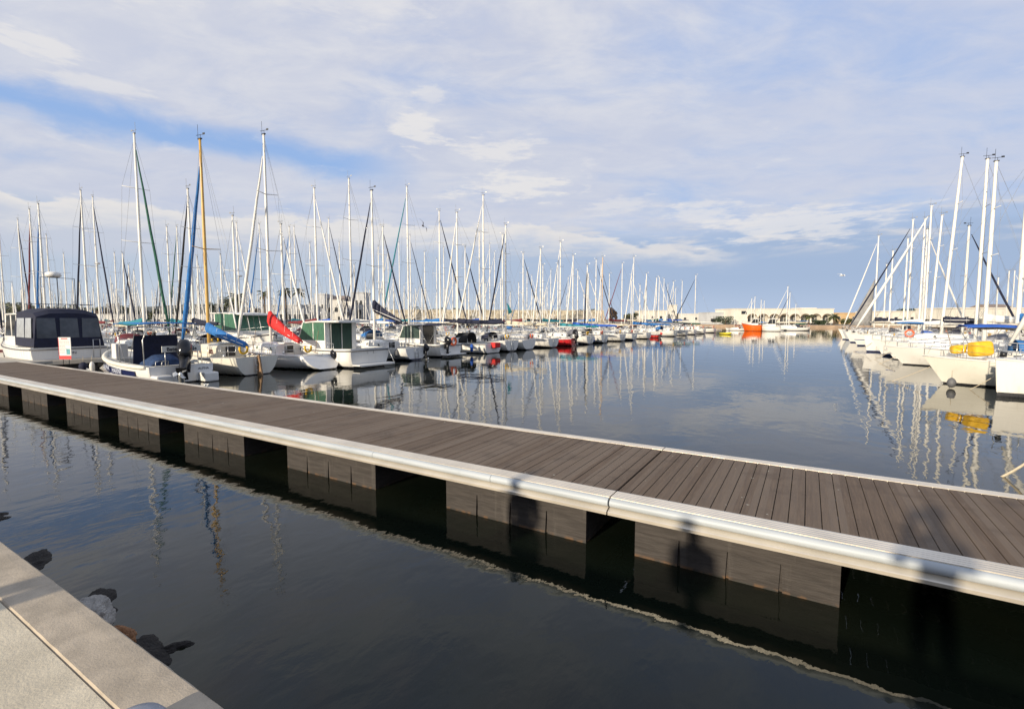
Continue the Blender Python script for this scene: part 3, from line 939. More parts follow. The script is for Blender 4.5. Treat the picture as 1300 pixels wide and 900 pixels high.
# ------------------------------------------------------------------ pontoon walkway
PLANK = None
def plank_material():
    m = bpy.data.materials.new('deck_hardwood'); m.use_nodes = True
    q = NT(m.node_tree); b = m.node_tree.nodes['Principled BSDF']
    tc = q.n('ShaderNodeTexCoord'); o = tc.outputs['Object']
    sp = q.n('ShaderNodeSeparateXYZ'); q.put(sp.inputs[0], o)
    idx = q.m('FLOOR', q.m('DIVIDE', q.m('ADD', sp.outputs[0], 400.03), .151))
    wn = q.n('ShaderNodeTexWhiteNoise', noise_dimensions='1D'); q.put(wn.inputs['W'], idx)
    grain = q.noise(q.mapping(o, (26, 1.2, 26)), 1.6, 6, .65)
    blot = q.noise(o, 1.7, 5, .6)
    c = q.mix(q.step(grain, .3, .72), (.108, .076, .052), (.170, .123, .087))
    c = q.mix(q.m('MULTIPLY', wn.outputs[0], .6), c, (.205, .162, .124))
    c = q.mix(q.m('MULTIPLY', q.step(blot, .5, .72), .45), c, (.068, .050, .038))
    spots = q.step(q.noise(o, 38, 2), .69, .74)
    c = q.mix(q.m('MULTIPLY', spots, .5), c, (.26, .23, .18))
    drop = q.m('MULTIPLY', q.step(q.noise(o, 9, 2), .735, .76), q.step(q.noise(o, 60, 2), .4, .5))
    c = q.mix(q.m('MULTIPLY', drop, .8), c, (.5, .47, .40))
    q.put(b.inputs['Base Color'], c)
    q.put(b.inputs['Roughness'], q.lin(grain, .3, .7, .62, .85)); b.inputs['Specular IOR Level'].default_value = .22
    groove = q.m('MULTIPLY', q.m('SINE', q.m('MULTIPLY', sp.outputs[0], 2 * math.pi / .0151)), .0006)
    bn = q.n('ShaderNodeBump'); bn.inputs['Distance'].default_value = 1; bn.inputs['Strength'].default_value = .6
    q.put(bn.inputs['Height'], q.m('ADD', groove, q.m('MULTIPLY', grain, .0025))); q.put(b.inputs['Normal'], bn.outputs[0])
    return m
PLANK = plank_material()
EDGE = mat('edge_alloy', (.78, .70, .58), .33, .60, var=.14, scale=1.5, bump=.0008, bscale=60)
def rail_material():
    m = bpy.data.materials.new('fender_rail'); m.use_nodes = True
    q = NT(m.node_tree); b = m.node_tree.nodes['Principled BSDF']
    o = q.n('ShaderNodeTexCoord').outputs['Object']
    c = q.mix(q.step(q.noise(q.mapping(o, (.6, 5, 5)), 2.0, 5), .3, .7), (.36, .395, .42), (.44, .475, .50))
    scuff = q.m('MULTIPLY', q.step(q.noise(q.mapping(o, (1.2, 14, 14)), 3.0, 6, .7), .60, .68), q.step(q.noise(o, .8, 3), .5, .65))
    c = q.mix(q.m('MULTIPLY', scuff, .55), c, (.16, .15, .14))
    q.put(b.inputs['Base Color'], c); b.inputs['Roughness'].default_value = .5
    return m
BUMP = rail_material()
def float_material():
    m = bpy.data.materials.new('float_casing'); m.use_nodes = True
    q = NT(m.node_tree); b = m.node_tree.nodes['Principled BSDF']
    tc = q.n('ShaderNodeTexCoord'); o = tc.outputs['Object']
    sp = q.n('ShaderNodeSeparateXYZ'); q.put(sp.inputs[0], o)
    nz = q.noise(q.mapping(o, (1.2, 1.2, 9)), 2.2, 5, .65)
    c = q.mix(q.step(nz, .3, .72), (.028, .023, .020), (.050, .042, .037))
    z = q.m('ADD', sp.outputs[2], q.m('MULTIPLY', q.m('SUBTRACT', q.noise(o, 7, 4), .5), .05))
    c = q.mix(q.m('MULTIPLY', q.step(q.noise(q.mapping(o, (3, 3, .4)), 2.5, 5, .6), .55, .7), .28), c, (.11, .098, .086))
    c = q.mix(q.m('MULTIPLY', q.step(z, .05, .012), q.step(q.noise(o, 7, 4), .46, .62)), c, (.12, .065, .03))
    c = q.mix(q.step(z, .02, -.02), c, (.012, .014, .008))
    q.put(b.inputs['Base Color'], c); b.inputs['Roughness'].default_value = .72
    bn = q.n('ShaderNodeBump'); bn.inputs['Distance'].default_value = .01; bn.inputs['Strength'].default_value = 1
    q.put(bn.inputs['Height'], nz); q.put(b.inputs['Normal'], bn.outputs[0])
    return m
FLOATM = float_material()
UNDER = mat('dark_timber', (.03, .026, .022), .8, var=.2)
DZ = .70

def walkway(label, xa, xb, floats, seams, first):
    root = thing('pontoon_walkway', label, 'pontoon', (0, 0, 0), 0, 'sections of the floating walkway')
    rnd = random.Random(11 + int(xa))
    m = MB(); x = xa + .002
    npl = int(round((xb - xa - .004) / .151)); pw = (xb - xa - .004) / npl
    for _ in range(npl):
        a, b = x + .0038, x + pw - .0038
        dz = rnd.uniform(-.0015, .0015)
        m.prism([(a, DZ - .032), (b, DZ - .032), (b, DZ - .003 + dz), (b - .003, DZ + dz), (a + .003, DZ + dz), (a, DZ - .003 + dz)], 5.672 + rnd.uniform(0, .003), 7.848, 'y')
        x += pw
    m.build('deck_boards', PLANK, root)
    # front edge: ribbed strip, round fender rail, lip
    def strip(ya, yb):
        pr = [(ya, DZ - .03)]
        nrib = 5; wd = (yb - ya) / nrib
        for i in range(nrib):
            y0 = ya + wd * i
            pr += [(y0 + .004, DZ + .004), (y0 + wd - .010, DZ + .004), (y0 + wd - .007, DZ - .004), (y0 + wd - .002, DZ - .004)]
        return pr + [(yb, DZ - .03)]
    e = MB()
    pr = strip(5.425, 5.668)
    e.prism([(y, z) for y, z in pr], xa, xb, 'x')
    e.prism([(5.47, .56), (5.64, .56), (5.64, DZ - .035), (5.47, DZ - .035)], xa, xb, 'x')
    e.prism([(5.405, .590), (5.335, .562), (5.325, .552), (5.325, .520), (5.47, .522), (5.47, .590)], xa, xb, 'x')
    e.build('front_edge_beam', EDGE, root)
    bounds = [xa] + sorted(seams) + [xb]
    for a, b in zip(bounds, bounds[1:]):
        r = MB(); prof = [(5.468, .582)]
        for k in range(25):
            an = R(-84 + 168 * k / 24)
            prof.append((5.428 - .060 * math.cos(an), .640 + .054 * math.sin(an)))
        prof.append((5.468, .694))
        r.prism(prof, a + .003, b - .003, 'x')
        o = r.build('fender_rail', BUMP, root)
    e = MB()
    pr = strip(7.852, 8.05)
    e.prism(pr, xa, xb, 'x'); e.prism([(7.88, .45), (8.03, .45), (8.03, DZ - .035), (7.88, DZ - .035)], xa, xb, 'x')
    e.build('rear_edge_beam', EDGE, root)
    u = MB()
    for y in (6.1, 6.75, 7.4): u.box(((xa + xb) / 2, y, DZ - .115), (xb - xa - .02, .09, .16))
    x = xa + .6
    while x < xb - .2:
        u.box((x, 6.75, DZ - .11), (.08, 2.15, .12)); x += 1.9
    u.build('joists', UNDER, root)
    for a, b in floats:
        f = MB()
        f.box(((a + b) / 2, 6.62, .04), (b - a, 2.08, .96))
        w4 = (b - a) / 4
        for k in range(4):
            f.prism([(a + w4 * k + (.035 if k else 0), -.4), (a + w4 * (k + 1) - (.035 if k < 3 else 0), -.4), (a + w4 * (k + 1) - (.006 if k < 3 else 0), .30), (a + w4 * k + (.006 if k else 0), .30)], 5.55, 5.579, 'y')
        f.box(((a + b) / 2, 5.565, .41), (b - a, .03, .216))
        f.build('float', FLOATM, root)
    return root

fl = [(-4.5, -2.28), (-8.32, -5.98), (-12.15, -9.75), (-15.6, -13.35), (-19.2, -16.9), (-23.2, -20.8), (-27.2, -24.7), (-31.4, -28.8)]
wk = walkway('long brown decked walkway on dark floats, left of the joint', -33.2, -1.938, fl, [-3.6, -5.85, -9.2, -12.6, -16.0, -20, -24, -28], True)
wk2 = walkway('decked walkway section right of the open joint', -1.922, 12.0, [(-1.66, .36), (3.4, 5.7), (7.6, 9.9)], [2.4, 6.0], False)
def cleat(parent, loc, s=1.0):
    m = MB()
    for dx in (-.07, .07): m.tube([(dx, 0, 0), (dx, 0, .07)], .02, 6)
    m.tube([(-.17, 0, .085), (-.08, 0, .08), (.08, 0, .08), (.17, 0, .085)], [.012, .02, .02, .012], 6)
    m.box((0, 0, .006), (.24, .08, .012))
    return m.build('cleat', STEEL, parent, loc)
cp = level(281, 489, DZ); cleat(wk, (cp.x, 7.95, DZ + .005))
cleat(wk, (cp.x - 9, 7.95, DZ + .005)); cleat(wk2, (8.5, 7.95, DZ + .005))

# ------------------------------------------------------------------ rocks at the foot of the quay
WETR = mat('wet_rock', (.012, .0085, .006), .85, var=.4, scale=5, bump=.03, bscale=9)
PALER = mat('pale_rock', (.36, .335, .30), .85, var=.25, scale=6, bump=.02, bscale=14)
RUSTR = mat('rust_rock', (.30, .14, .06), .85, var=.25, scale=6, bump=.02, bscale=14)
def rock(label, loc, r, mt, seed, rz=0.0, group=None, name='boulder'):
    bm = bmesh.new(); bmesh.ops.create_icosphere(bm, subdivisions=5, radius=1)
    for v in bm.verts:
        d = v.co.normalized(); q = d * 1.3 + Vector((seed * 3.7, seed, 0))
        k = .78 + .35 * mnoise.noise(q) + .18 * abs(mnoise.noise(q * 2.3)) + .10 * mnoise.noise(Vector((q.x * 3, q.y * 3, q.z * 11))) + .05 * mnoise.noise(q * 9)
        cell = mnoise.voronoi(q * 1.1)[0][0]
        k = k * .55 + .62 * min(.75, cell + .25)
        v.co = Vector((d.x * r[0], d.y * r[1], d.z * r[2])) * k
    me = bpy.data.meshes.new(name); bm.to_mesh(me); bm.free(); me.materials.append(mt)
    o = bpy.data.objects.new(name, me); COL.objects.link(o); o.location = loc; o.rotation_euler = (0, 0, rz)
    return tag(o, label, 'rock', group)
def rk(label, px, py, z, r, mt, seed, rz=0.0):
    if mt is WETR: r = (r[0] * .92, r[1] * .9, r[2] * .72)
    p = level(px, py, z); return rock(label, (p.x, p.y, z - r[2] * .55), r, mt, seed, rz)
rk('dark wet rock breaking the water by the quay, farthest left', -14, 657, .0, (.45, .26, .12), WETR, 1, .3)
rk('dark ragged rock against the quay kerb, left of the pale boulder', 42, 714, .0, (.52, .24, .13), WETR, 2, -.5)
rk('dark flat rock just behind the pale boulder', 128, 768, .0, (.55, .22, .13), WETR, 3, -.35)
rk('pale grey cracked boulder beside the quay kerb', 112, 772, .42, (.22, .18, .19), PALER, 4, -.7)
rk('small rust-brown rock beside the quay kerb', 150, 803, .28, (.16, .11, .12), RUSTR, 5, .2)
rk('dark weedy rock right of the rust-brown rock', 186, 832, .0, (.50, .22, .13), WETR, 6, -.2)
rk('pointed dark rock tip nearest the camera below the kerb', 222, 822, .0, (.20, .10, .11), WETR, 8, 1.0)

# mooring bollard cap on the kerb
p = level(168, 911, 1.30)
bo = thing('mooring_bollard', 'rounded grey bollard cap on the quay kerb', 'bollard', (p.x, p.y, 1.195))
m = MB(); m.tube([(0, 0, 0), (0, 0, .02), (0, 0, .021), (0, 0, .07)], [.10, .10, .06, .055], 20); m.build('stem', mat('bollard_iron', (.20, .21, .23), .5, .3), bo)
m = MB(); m.tube([(0, 0, .025), (0, 0, .045), (0, 0, .07), (0, 0, .09), (0, 0, .102), (0, 0, .106)], [.085, .107, .11, .095, .06, .01], 28); o = m.build('cap', mat('bollard_grey', (.30, .32, .37), .45, .2, var=.15, scale=14), bo)

# ------------------------------------------------------------------ docks behind, boats lie along them
TA = R(4.7)
rdir = Vector((math.sin(TA), math.cos(TA), 0)); qdir = Vector((-math.cos(TA), math.sin(TA), 0))
ST0 = Vector((-23.6, 14.2, 0))
HEADL = math.pi - TA                                                # bows pointing away from the fairway
HEADR = -TA
DOCKW = mat('dock_boards', (.33, .30, .25), .8, var=.2, scale=3)
def dock(label, off, s0, s1, wd=2.0):
    a = ST0 + qdir * off + rdir * s0; ln = s1 - s0
    root = thing('mooring_dock', label, 'dock', a, math.atan2(rdir.y, rdir.x), 'docks between the boat rows')
    m = MB(); x = 0
    while x < ln: m.box((x + .24, 0, .60), (.485, wd, .05)); x += .5
    m.build('deck_boards', DOCKW, root)
    e = MB()
    for y in (-wd / 2 - .04, wd / 2 + .04): e.box((ln / 2, y, .53), (ln, .07, .2))
    e.build('edge_beam', EDGE, root)
    x = 1.2
    while x < ln:
        f = MB(); f.box((x, 0, .15), (1.8, wd * .9, .75)); f.build('float', FLOATM, root); x += 6
    return root
dock('grey dock behind the front row, beginning by the notice board', 10.4, -6, 128)
dock('second dock in from the fairway among the masts', 44.6, -10, 126)
dock('third dock in from the fairway among the masts', 78.6, -10, 105)
dock('fourth dock, farthest among the masts', 112.6, -10, 105)
b_ = thing('mooring_dock', 'dock behind the right-hand row of bows', 'dock', (16.6, 20, 0), R(92.0), 'docks between the boat rows')
m = MB()
for i in range(160): m.box((i * .5 + .24, 0, .60), (.485, 2, .05))
m.build('deck_boards', DOCKW, b_)
for i in range(14):
    m = MB(); m.box((1 + i * 6, 0, .15), (1.8, 1.8, .75)); m.build('float', FLOATM, b_)
# landing slab joining walkway and dock at the left
m = MB(); m.box((-36.2, 7.3, .58), (5.8, 3.8, .12)); m.box((-36.2, 7.3, .25), (5.4, 3.4, .5))
tag(m.build('landing_stage', mat('pale_slab', (.42, .39, .34), .8, var=.15)), 'pale grey landing slab at the far left end of the walkway', 'landing')

# ------------------------------------------------------------------ notice board by the dock
p = on_line(80, (-32.3, 9.0), (1, .0))
nb = thing('notice_board', 'white notice board with red bands on posts by the dock', 'sign', (p.x, p.y, .62), R(212) - R(180) + R(2))
GREYT = mat('print_grey', (.25, .24, .24), .7, var=0); REDT = mat('print_red', (.62, .03, .03), .6, var=.05)
m = MB(); m.box((0, 0, .86), (.66, .03, 1.22)); m.build('panel', mat('panel_white', (.78, .76, .72), .5, var=.03), nb)
m = MB(); m.box((0, -.018, .36), (.66, .006, .2)); m.box((-.318, -.018, .9), (.024, .006, 1.08)); m.box((.0, -.018, 1.40), (.35, .006, .06)); m.build('red_band', REDT, nb)
m = MB()
rnd = random.Random(3)
for i in range(10):
    z = 1.30 - i * .075
    x = -.27
    while x < .25:
        if i > 3 and x > .02: break
        wl = rnd.uniform(.03, .10); m.box((x + wl / 2, -.018, z), (wl, .005, .022)); x += wl + .02
m.build('small_print', GREYT, nb)
m = MB(); m.box((.18, -.019, .68), (.2, .006, .3)); m.build('picture', mat('print_teal', (.10, .35, .38), .6, var=.4, scale=9), nb)
m = MB()
for x in (-.16, .16): m.tube([(x, .03, 0), (x, .03, 1.2)], .025, 6)
m.build('post', STEEL, nb)
nb.scale = (.86, .86, .88)


# ================================================================== THE FRONT ROW ON THE LEFT
CURT = mat('green_curtain', (.012, .05, .032), .6, var=.35, scale=7, stretch=(3, 3, .4))
CURTL = mat('green_curtain_light', (.045, .14, .085), .5, var=.35, scale=7, stretch=(3, 3, .4))
VINYL = mat('clear_vinyl', (.075, .08, .09), .12, var=.25, scale=2)
BRWIN = mat('brown_window', (.13, .06, .045), .15, var=.2)
LETTER = mat('dark_lettering', (.03, .035, .05), .5, var=0)
LETTERW = mat('pale_lettering', (.62, .66, .78), .5, var=0)
NAVYP = mat('navy_paint', (.012, .018, .075), .3, var=.1)

def stern_at(px): return on_line(px, ST0, rdir)
def mast_x(loc, heading, px):
    """distance from the stern at which the boat's own centreline crosses a sight line"""
    hv = Vector((math.cos(heading), math.sin(heading), 0))
    p = on_line(px, (loc.x, loc.y), (hv.x, hv.y))
    return (p - loc).dot(hv), p
def top_z(p, py):
    d = ray(650, py)
    return CAM_H + d.z * depth_of(p.x, p.y) / (-d.x * sn + d.y * cs)

def front_sail(label, spx, mpx, mpy, lod=2, head=0.0, name='sailing_boat', **p):
    loc = stern_at(spx); hd = HEADL + R(head)
    mx, mp = mast_x(loc, hd, mpx)
    mx = max(2.6, min(7.2, mx))
    zt = top_z(loc + Vector((math.cos(hd), math.sin(hd), 0)) * mx, mpy)
    L = p.pop('L', max(6.2, min(11.5, mx / .56)))
    q = dict(L=L, B=p.pop('B', .33 * L if L < 8 else .31 * L), mx=mx, zt=zt); q.update(p)
    return sailboat(name, label, loc, hd, q, lod)

# --- dive-school launch: white hull, navy side, canopies, outboard
loc = level(238, 489, 0) ; loc = Vector((-23.4, 10.75, 0))
hd = HEADL + R(3)
rt = thing('launch', 'white training launch with navy side stripe, blue awning and black outboard', 'motor boat', loc, hd)
H = Hull(7.4, 2.75, .78, .86, 1.25, .92, .9, 0, .4, -.15, (.42, .9), 2.4, .4)
hb = H.mesh(18, 8).build('hull', hull_mat((.78, .77, .74), (.03, .03, .04), (.02, .02, .025), .06), rt)
m = MB()
for sg in (1, -1): m.tube([(x, y * 1.0, z) for x, y, z in H.edge(sg, 16, -.02, -.02, .25)], [.095 * (.75 if i in (0, 16) else 1) for i in range(17)], 10)
m.build('gunwale_collar', mat('collar_cream', (.72, .68, .58), .6, var=.08), rt)
for sg in (1, -1):
    s_ = MB()
    E1 = H.edge(sg, 12, -.03, -.22, 1.2, 6.9); E2 = H.edge(sg, 12, .0, -.52, 1.2, 6.9)
    s_.loft([[Vector(a), Vector(b), Vector(b) - Vector((0, sg * .03, 0)), Vector(a) - Vector((0, sg * .03, 0))] for a, b in zip(E1, E2)], sm=False)
    sp_ = s_.build('side_stripe', NAVYP, hb)
    if sg > 0:
        x = 3.9; a = H.edge(1, 1, 0, 0, x, x + .5); an = math.atan2(a[1][1] - a[0][1], a[1][0] - a[0][0])
        text('ALPHA', .30, LETTERW, sp_, (4.3, H.b(4.3) + .055, H.z(4.3) - .34), (R(90), 0, R(180) + an), sx=1.2)
        text('MARINE', .30, LETTERW, sp_, (2.9, H.b(2.9) + .055, H.z(2.9) - .34), (R(90), 0, R(180) + an * .3), sx=1.1)
H.deck(.5, 4.4, 1.0, .32, n=12).build('deck', mat('launch_deck', (.55, .54, .50), .7, var=.1), rt)
m = MB(); m.box((3.0, .0, .95), (.8, .95, 1.25)); m.box((3.02, 0, 1.62), (.5, .9, .12), ry=.3); m.build('console', CLOTH['navy'], rt, bevel=.06)
m = MB()
rings = []
for i in range(7):
    t = i / 6; x = lerp(1.2, 2.6, t); k = .55 + .25 * math.sin(math.pi * t) + .05 * mnoise.noise(Vector((x * 3, 0, 0)))
    rings.append([(x, .75, .36), (x, .7, .36 + k * .7), (x, .35, .38 + k), (x, -.3, .36 + k * 1.05), (x, -.7, .36 + k * .65), (x, -.75, .36)])
m.loft(rings, closed=False, caps=False, sm=True); m.face(range(6)); m.face([36 + i for i in range(6)])
m.build('seat_cover', CLOTH['denim'], rt)
m = MB(); m.slab([(2.45, -1.0, .75), (2.45, .95, .75), (2.55, .85, 2.05), (2.55, -.9, 2.05)], .03); m.build('canvas_screen', CLOTH['navy'], rt)
bimini(rt, 1.1, 3.9, 1.15, .85, 2.62, 'blue', camber=.03)
m = MB()
for x in (.75, 3.3):
    m.tube([(x, 1.15, .75), (x + .1, 1.12, 1.9), (x + .15, .95, 2.35), (x + .15, 0, 2.45), (x + .15, -.95, 2.35), (x + .1, -1.12, 1.9), (x, -1.15, .75)], .024, 6)
m.build('arch', STEEL, rt)
m = MB()
for y in (.95, .5): m.tube([(5.2, y, 1.0), (5.3, y, 1.55), (6.1, y * .6, 1.6), (6.4, y * .45, 1.2)], .018, 5)
m.tube([(6.3, .55, 1.1), (6.5, .3, 1.75), (6.6, 0, 1.8), (6.5, -.3, 1.75), (6.3, -.55, 1.1)], .018, 5); m.build('bow_rail', STEEL, rt)
m = MB(); m.box((4.75, .65, 1.25), (.5, .5, .75)); m.build('locker', WHITE, rt, bevel=.03)
m = MB(); m.box((.22, -.10, 1.50), (.035, 1.55, .26)); bd = m.build('name_board', mat('board_cream', (.74, .72, .64), .5, var=.03), rt)
text('Bateau  école', .22, LETTER, bd, (.198, -.10, 1.49), (R(90), 0, R(-90)), bold=.006, sx=1.0)
m = MB()
for y in (-.75, .55): m.tube([(.24, y, .7), (.24, y, 1.5)], .02, 5)
m.build('board_post', STEEL, bd)
m = MB()
for y in (.85, .62): m.tube([(.15, y - .12, .7), (.10, y - .12, 1.0), (.10, y + .12, 1.0), (.15, y + .12, .7)], .018, 5)
m.build('stern_rail', STEEL, rt)
m = MB(); m.box((-.28, -.92, .22), (.62, .62, .42)); m.box((-.28, .92, .22), (.62, .62, .42)); m.build('stern_platform', WHITE, rt, bevel=.06)
text('ALPHA', .15, LETTER, hb, (-.012, -.85, .58), (R(90), 0, R(-90)))
outboard(rt, (-.28, .02, .92), R(-30), 1.9, BLACKG, tilt=R(52))
m = MB(); m.tube([(5.6, 1.42, .52), (5.6, 1.42, .46)], [.13, .13], 12)
fender('dark blue ball fender between the launch bow and the walkway', level(106, 466, .45), None, CLOTH['navy'], .38, .19)
fender('white fender hanging at the launch side nearest the notice board', level(117, 467, .40), None, WHITE, .5, .11)

# --- canvas-covered cruiser, stern to the dock
loc = Vector((-34.6, 10.35, 0)); hd = HEADL + R(2)
rt, h, d = pilothouse('cabin_cruiser', 'white cruiser enclosed in a navy canvas canopy with clear windows', loc, hd,
    dict(L=9.6, B=3.5, fs=1.30, fm=1.32, fb=1.75, wh=(3.5, 5.9), hh=1.75, ww=.40, over=.1, rf=.3, plat=False, lamp=0, aer=.1))
m = MB(); rings = []
for x, k, wv, zb in ((-.02, .0, 1.50, 1.28), (.10, 1.72, 1.40, 1.30), (.5, 1.92, 1.42, 1.32), (2.0, 2.0, 1.46, 1.32), (3.75, 1.98, 1.46, 1.32)):
    z1 = zb + max(k, .01)
    rings.append([(x, wv, zb), (x, wv * .99, lerp(zb, z1, .5)), (x, wv * .93, lerp(zb, z1, .93)), (x, wv * .55, z1 + .07 * (k > 0)), (x, 0, z1 + .11 * (k > 0)),
                  (x, -wv * .55, z1 + .07 * (k > 0)), (x, -wv * .93, lerp(zb, z1, .93)), (x, -wv * .99, lerp(zb, z1, .5)), (x, -wv, zb)])
m.loft(rings, closed=False, caps=False, sm=False); m.face([0, 1, 2, 3, 4, 5, 6, 7, 8])
cn = m.build('canopy', CLOTH['navy'], rt)
for y in (.93, 0, -.93):
    g = MB(); xx = lambda z: .02 + .08 * (z - 1.3) / 1.7 - .035
    g.slab([(xx(1.78), y + .40, 1.78), (xx(1.78), y - .40, 1.78), (xx(2.85), y - .37, 2.85), (xx(2.85), y + .37, 2.85)], .012); g.build('vinyl_window', VINYL, cn)
for sg in (1, -1):
    for xa, xb in ((.35, 1.5), (1.7, 3.2)):
        g = MB(); L_ = [(xa, sg * 1.485, 1.8), (xb, sg * 1.495, 1.8), (xb, sg * 1.425, 2.85), (xa + .12, sg * 1.415, 2.85)]
        g.slab(L_ if sg < 0 else L_[::-1], -.012); g.build('vinyl_window', mat('pale_vinyl', (.40, .42, .44), .2, var=.15), cn)
m = MB()
for k in range(7): m.tube([(.4, -1.05 + k * .35, 3.36), (.4, -1.05 + k * .35, 3.60)], .016, 5)
m.tube([(.4, -1.2, 3.60), (.4, 1.2, 3.60), (2.6, 1.2, 3.62)], .016, 5); m.tube([(.4, -1.2, 3.60), (2.6, -1.2, 3.62)], .016, 5); m.build('roof_rail', mat('dark_tube', (.05, .05, .06), .4, .4), rt)
m = MB(); m.tube([(1.6, .7, 3.4), (1.6, .7, 5.1), (1.6, -.75, 5.1), (1.6, -.75, 3.4)], .022, 5); m.tube([(1.6, .0, 3.4), (1.6, 0, 5.1)], .022, 5)
ar = m.build('radar_arch', mat('dark_tube', (.05, .05, .06), .4, .4), rt)
m = MB(); m.tube([(1.6, .15, 5.12), (1.6, .15, 5.2), (1.6, .15, 5.36), (1.6, .15, 5.42)], [.25, .36, .34, .2], 14); m.build('radar_dome', WHITE, ar)
text('EPSILON', .20, LETTER, d['hull'], (-.03, .15, .95), (R(90), 0, R(-90)))
text('PORT', .10, LETTER, d['hull'], (-.03, .15, .75), (R(90), 0, R(-90))) if False else None
m = MB(); m.box((-.05, .85, .35), (.12, .5, .2)); m.build('exhaust_step', BLACKP, rt)
m = MB(); m.tube([(-.12, -1.25, .65), (-.12, -1.25, 1.65), (-.12, -.95, 1.65), (-.12, -.95, .65)], .02, 5); m.build('boarding_ladder', STEEL, rt)

# --- front row sailing boats and launches, near to far
front_sail('cream sailing boat with varnished yellow mast, blue sail cover and brown rudder', 325, 264, 177, head=6, L=7.3, B=2.55,
    top=(.72, .69, .60), boot=(.02, .02, .025), zb=.05, deckmat=CREAM, cabmat=CREAM, cab=(2.3, 5.7), ch=.62, slope=.5, wins=((.42, .72), (.06, .2)), winmat=BRWIN, fs=.92, fm=.86, fb=1.05,
    tz=-.15, ex=(.95, 1.0), tr=.86, trake=.05, mastmat=GOLD, mr=.085, cover='blue', bl=3.5, bz=.62, droop=.72, cvh=(.62, .30), cvw=.22, cvs=.02, genoa='blue', gr=.12, ffrac=.90, spreads=(.47,), rudder=TEAK, cock=(.45, 2.2), hatchmat=BLACKP)
front_sail('white sailing boat with a bright red sail cover drooping over the cockpit', 404, 343, 171, head=5, L=8.2, B=2.75,
    fs=.80, fm=.88, fb=1.12, tz=.02, ex=(.8, .95), tr=.78, trake=-.75, top=(.78, .77, .74), boot=(.02, .02, .022), zb=.08, cab=(2.7, 6.2), ch=.50, cover='red', bl=2.9, bz=1.0, droop=.95, cvh=(1.05, .30), cvw=.26, cvs=.05, outboard=-.8,
    genoa='white', gr=.10, ffrac=.93, spreads=(.45, .72), cock=(1.0, 2.6), wins=((.1, .6),), winmat=mat('green_window', (.06, .11, .07), .15, var=.3))

loc = level(471, 466, 0); hd = HEADL + R(5)
rt, h, d = pilothouse('motor_cruiser', 'white pilothouse motor cruiser with dark green curtains', loc, hd,
    dict(L=8.2, B=3.15, fs=1.12, fm=1.14, fb=1.6, wh=(2.5, 4.6), hh=1.50, ww=.37, over=1.25, rf=.5, glass=CURTL, screen=CURTL, doors=CURT, trake=.1))
m = MB(); m.tube([(-.03, .25, .80), (-.03, .25, 1.0), (-.03, -.2, 1.0), (-.03, -.2, .80)], .018, 5); m.build('transom_ladder', STEEL, rt)
m = MB(); m.box((-.62, 0, .16), (.05, 2.6, .04)); m.tube([(-.02, -1.35, 1.05), (-.58, -1.3, .24)], .02, 5); m.build('platform_stay', STEEL, rt)

rt_, h_ = front_sail('white sailing boat with a navy sail cover, behind the green-curtained cruiser', 528, 475, 242, head=2, L=7.6, B=2.6,
    top=(.78, .77, .74), boot=(.02, .03, .08), cab=(2.4, 5.8), ch=.45, cover='navy', bl=3.0, bz=2.1, droop=.85, cvh=(.95, .25), genoa='navy', gr=.08, ffrac=.95, spreads=(.5,), fs=.85, tz=-.02, outboard=-.75)

loc = stern_at(577) + qdir * .4; hd = HEADL + R(4)
rt, h, d = pilothouse('fishing_boat', 'white fishing cabin boat with orange lifebuoy at its stern', loc, hd,
    dict(L=7.2, B=2.7, fs=.95, fm=1.0, fb=1.4, wh=(2.2, 4.0), hh=1.35, ww=.34, over=.35, rf=.3, glass=mat('grey_green_window', (.05, .075, .065), .1, var=.3), plat=True))
ring_buoy(rt, (-.10, -.25, 1.12), (R(90), 0, R(90)), .27, .07)
bimini(rt, .2, 2.4, 1.05, 1.1, 2.35, 'navy')
outboard(rt, (-.15, .7, .95), 0, 1.1, BLACKG)

loc = stern_at(626); hd = HEADL + R(3)
rt, h = open_boat('motor_launch', 'low white motor launch with a bright red engine cover', loc, hd, dict(L=6.2, B=2.4, fs=.8, fm=.8, fb=1.1, mcol=None, motor=False, cuddy=True))
m = MB(); m.box((-.12, -.15, .66), (.5, .8, .42)); m.build('engine_cover', CLOTH['red'], rt, bevel=.06)
hood(rt, h, 2.2, 3.4, .8, .9, 'black')
front_sail('white sailing boat with dark navy canopy and white headsail, right of the red engine cover', 650, 581, 270, lod=1, L=8.6, cover='navy', genoa='white', hood='navy', bz=1.2, fs=.95, tz=-.02, cvh=(.5, .3), boot=(.02, .02, .03))
front_sail('tall masted white yacht beside the hanging teal canvas', 672, 614, 248, lod=1, L=9.2, cover=None, genoa='white', fs=.9, tz=.0, bz=1.0, boot=(.25, .25, .26))
front_sail('white sailing boat with wheel steering, left of the red hull', 703, 642, 286, lod=1, L=8.6, cover='cream', genoa='navy', wheel=True, fs=.9, tz=.0, boot=(.02, .02, .03))
loc = stern_at(729)
open_boat('motor_launch', 'red hulled motor launch with white deck', loc, HEADL + R(14), dict(L=6.6, B=2.5, top=(.50, .02, .025), fs=.8, fm=.8, fb=1.15, railmat=WHITE, ms=.9, boot=(.10, .01, .012)))
front_sail('white sailing boat with grey canvas hood, right of the red hull', 750, 686, 316, lod=1, L=8.0, hood='grey', cover=None, genoa='white', fs=.9, tz=0, boot=(.03, .03, .10))
front_sail('white sailing boat with dark window hood and teal sail cover', 768, 711, 308, lod=1, L=8.0, hood='black', cover='teal', genoa='white', fs=.9, tz=0, boot=(.03, .03, .03))
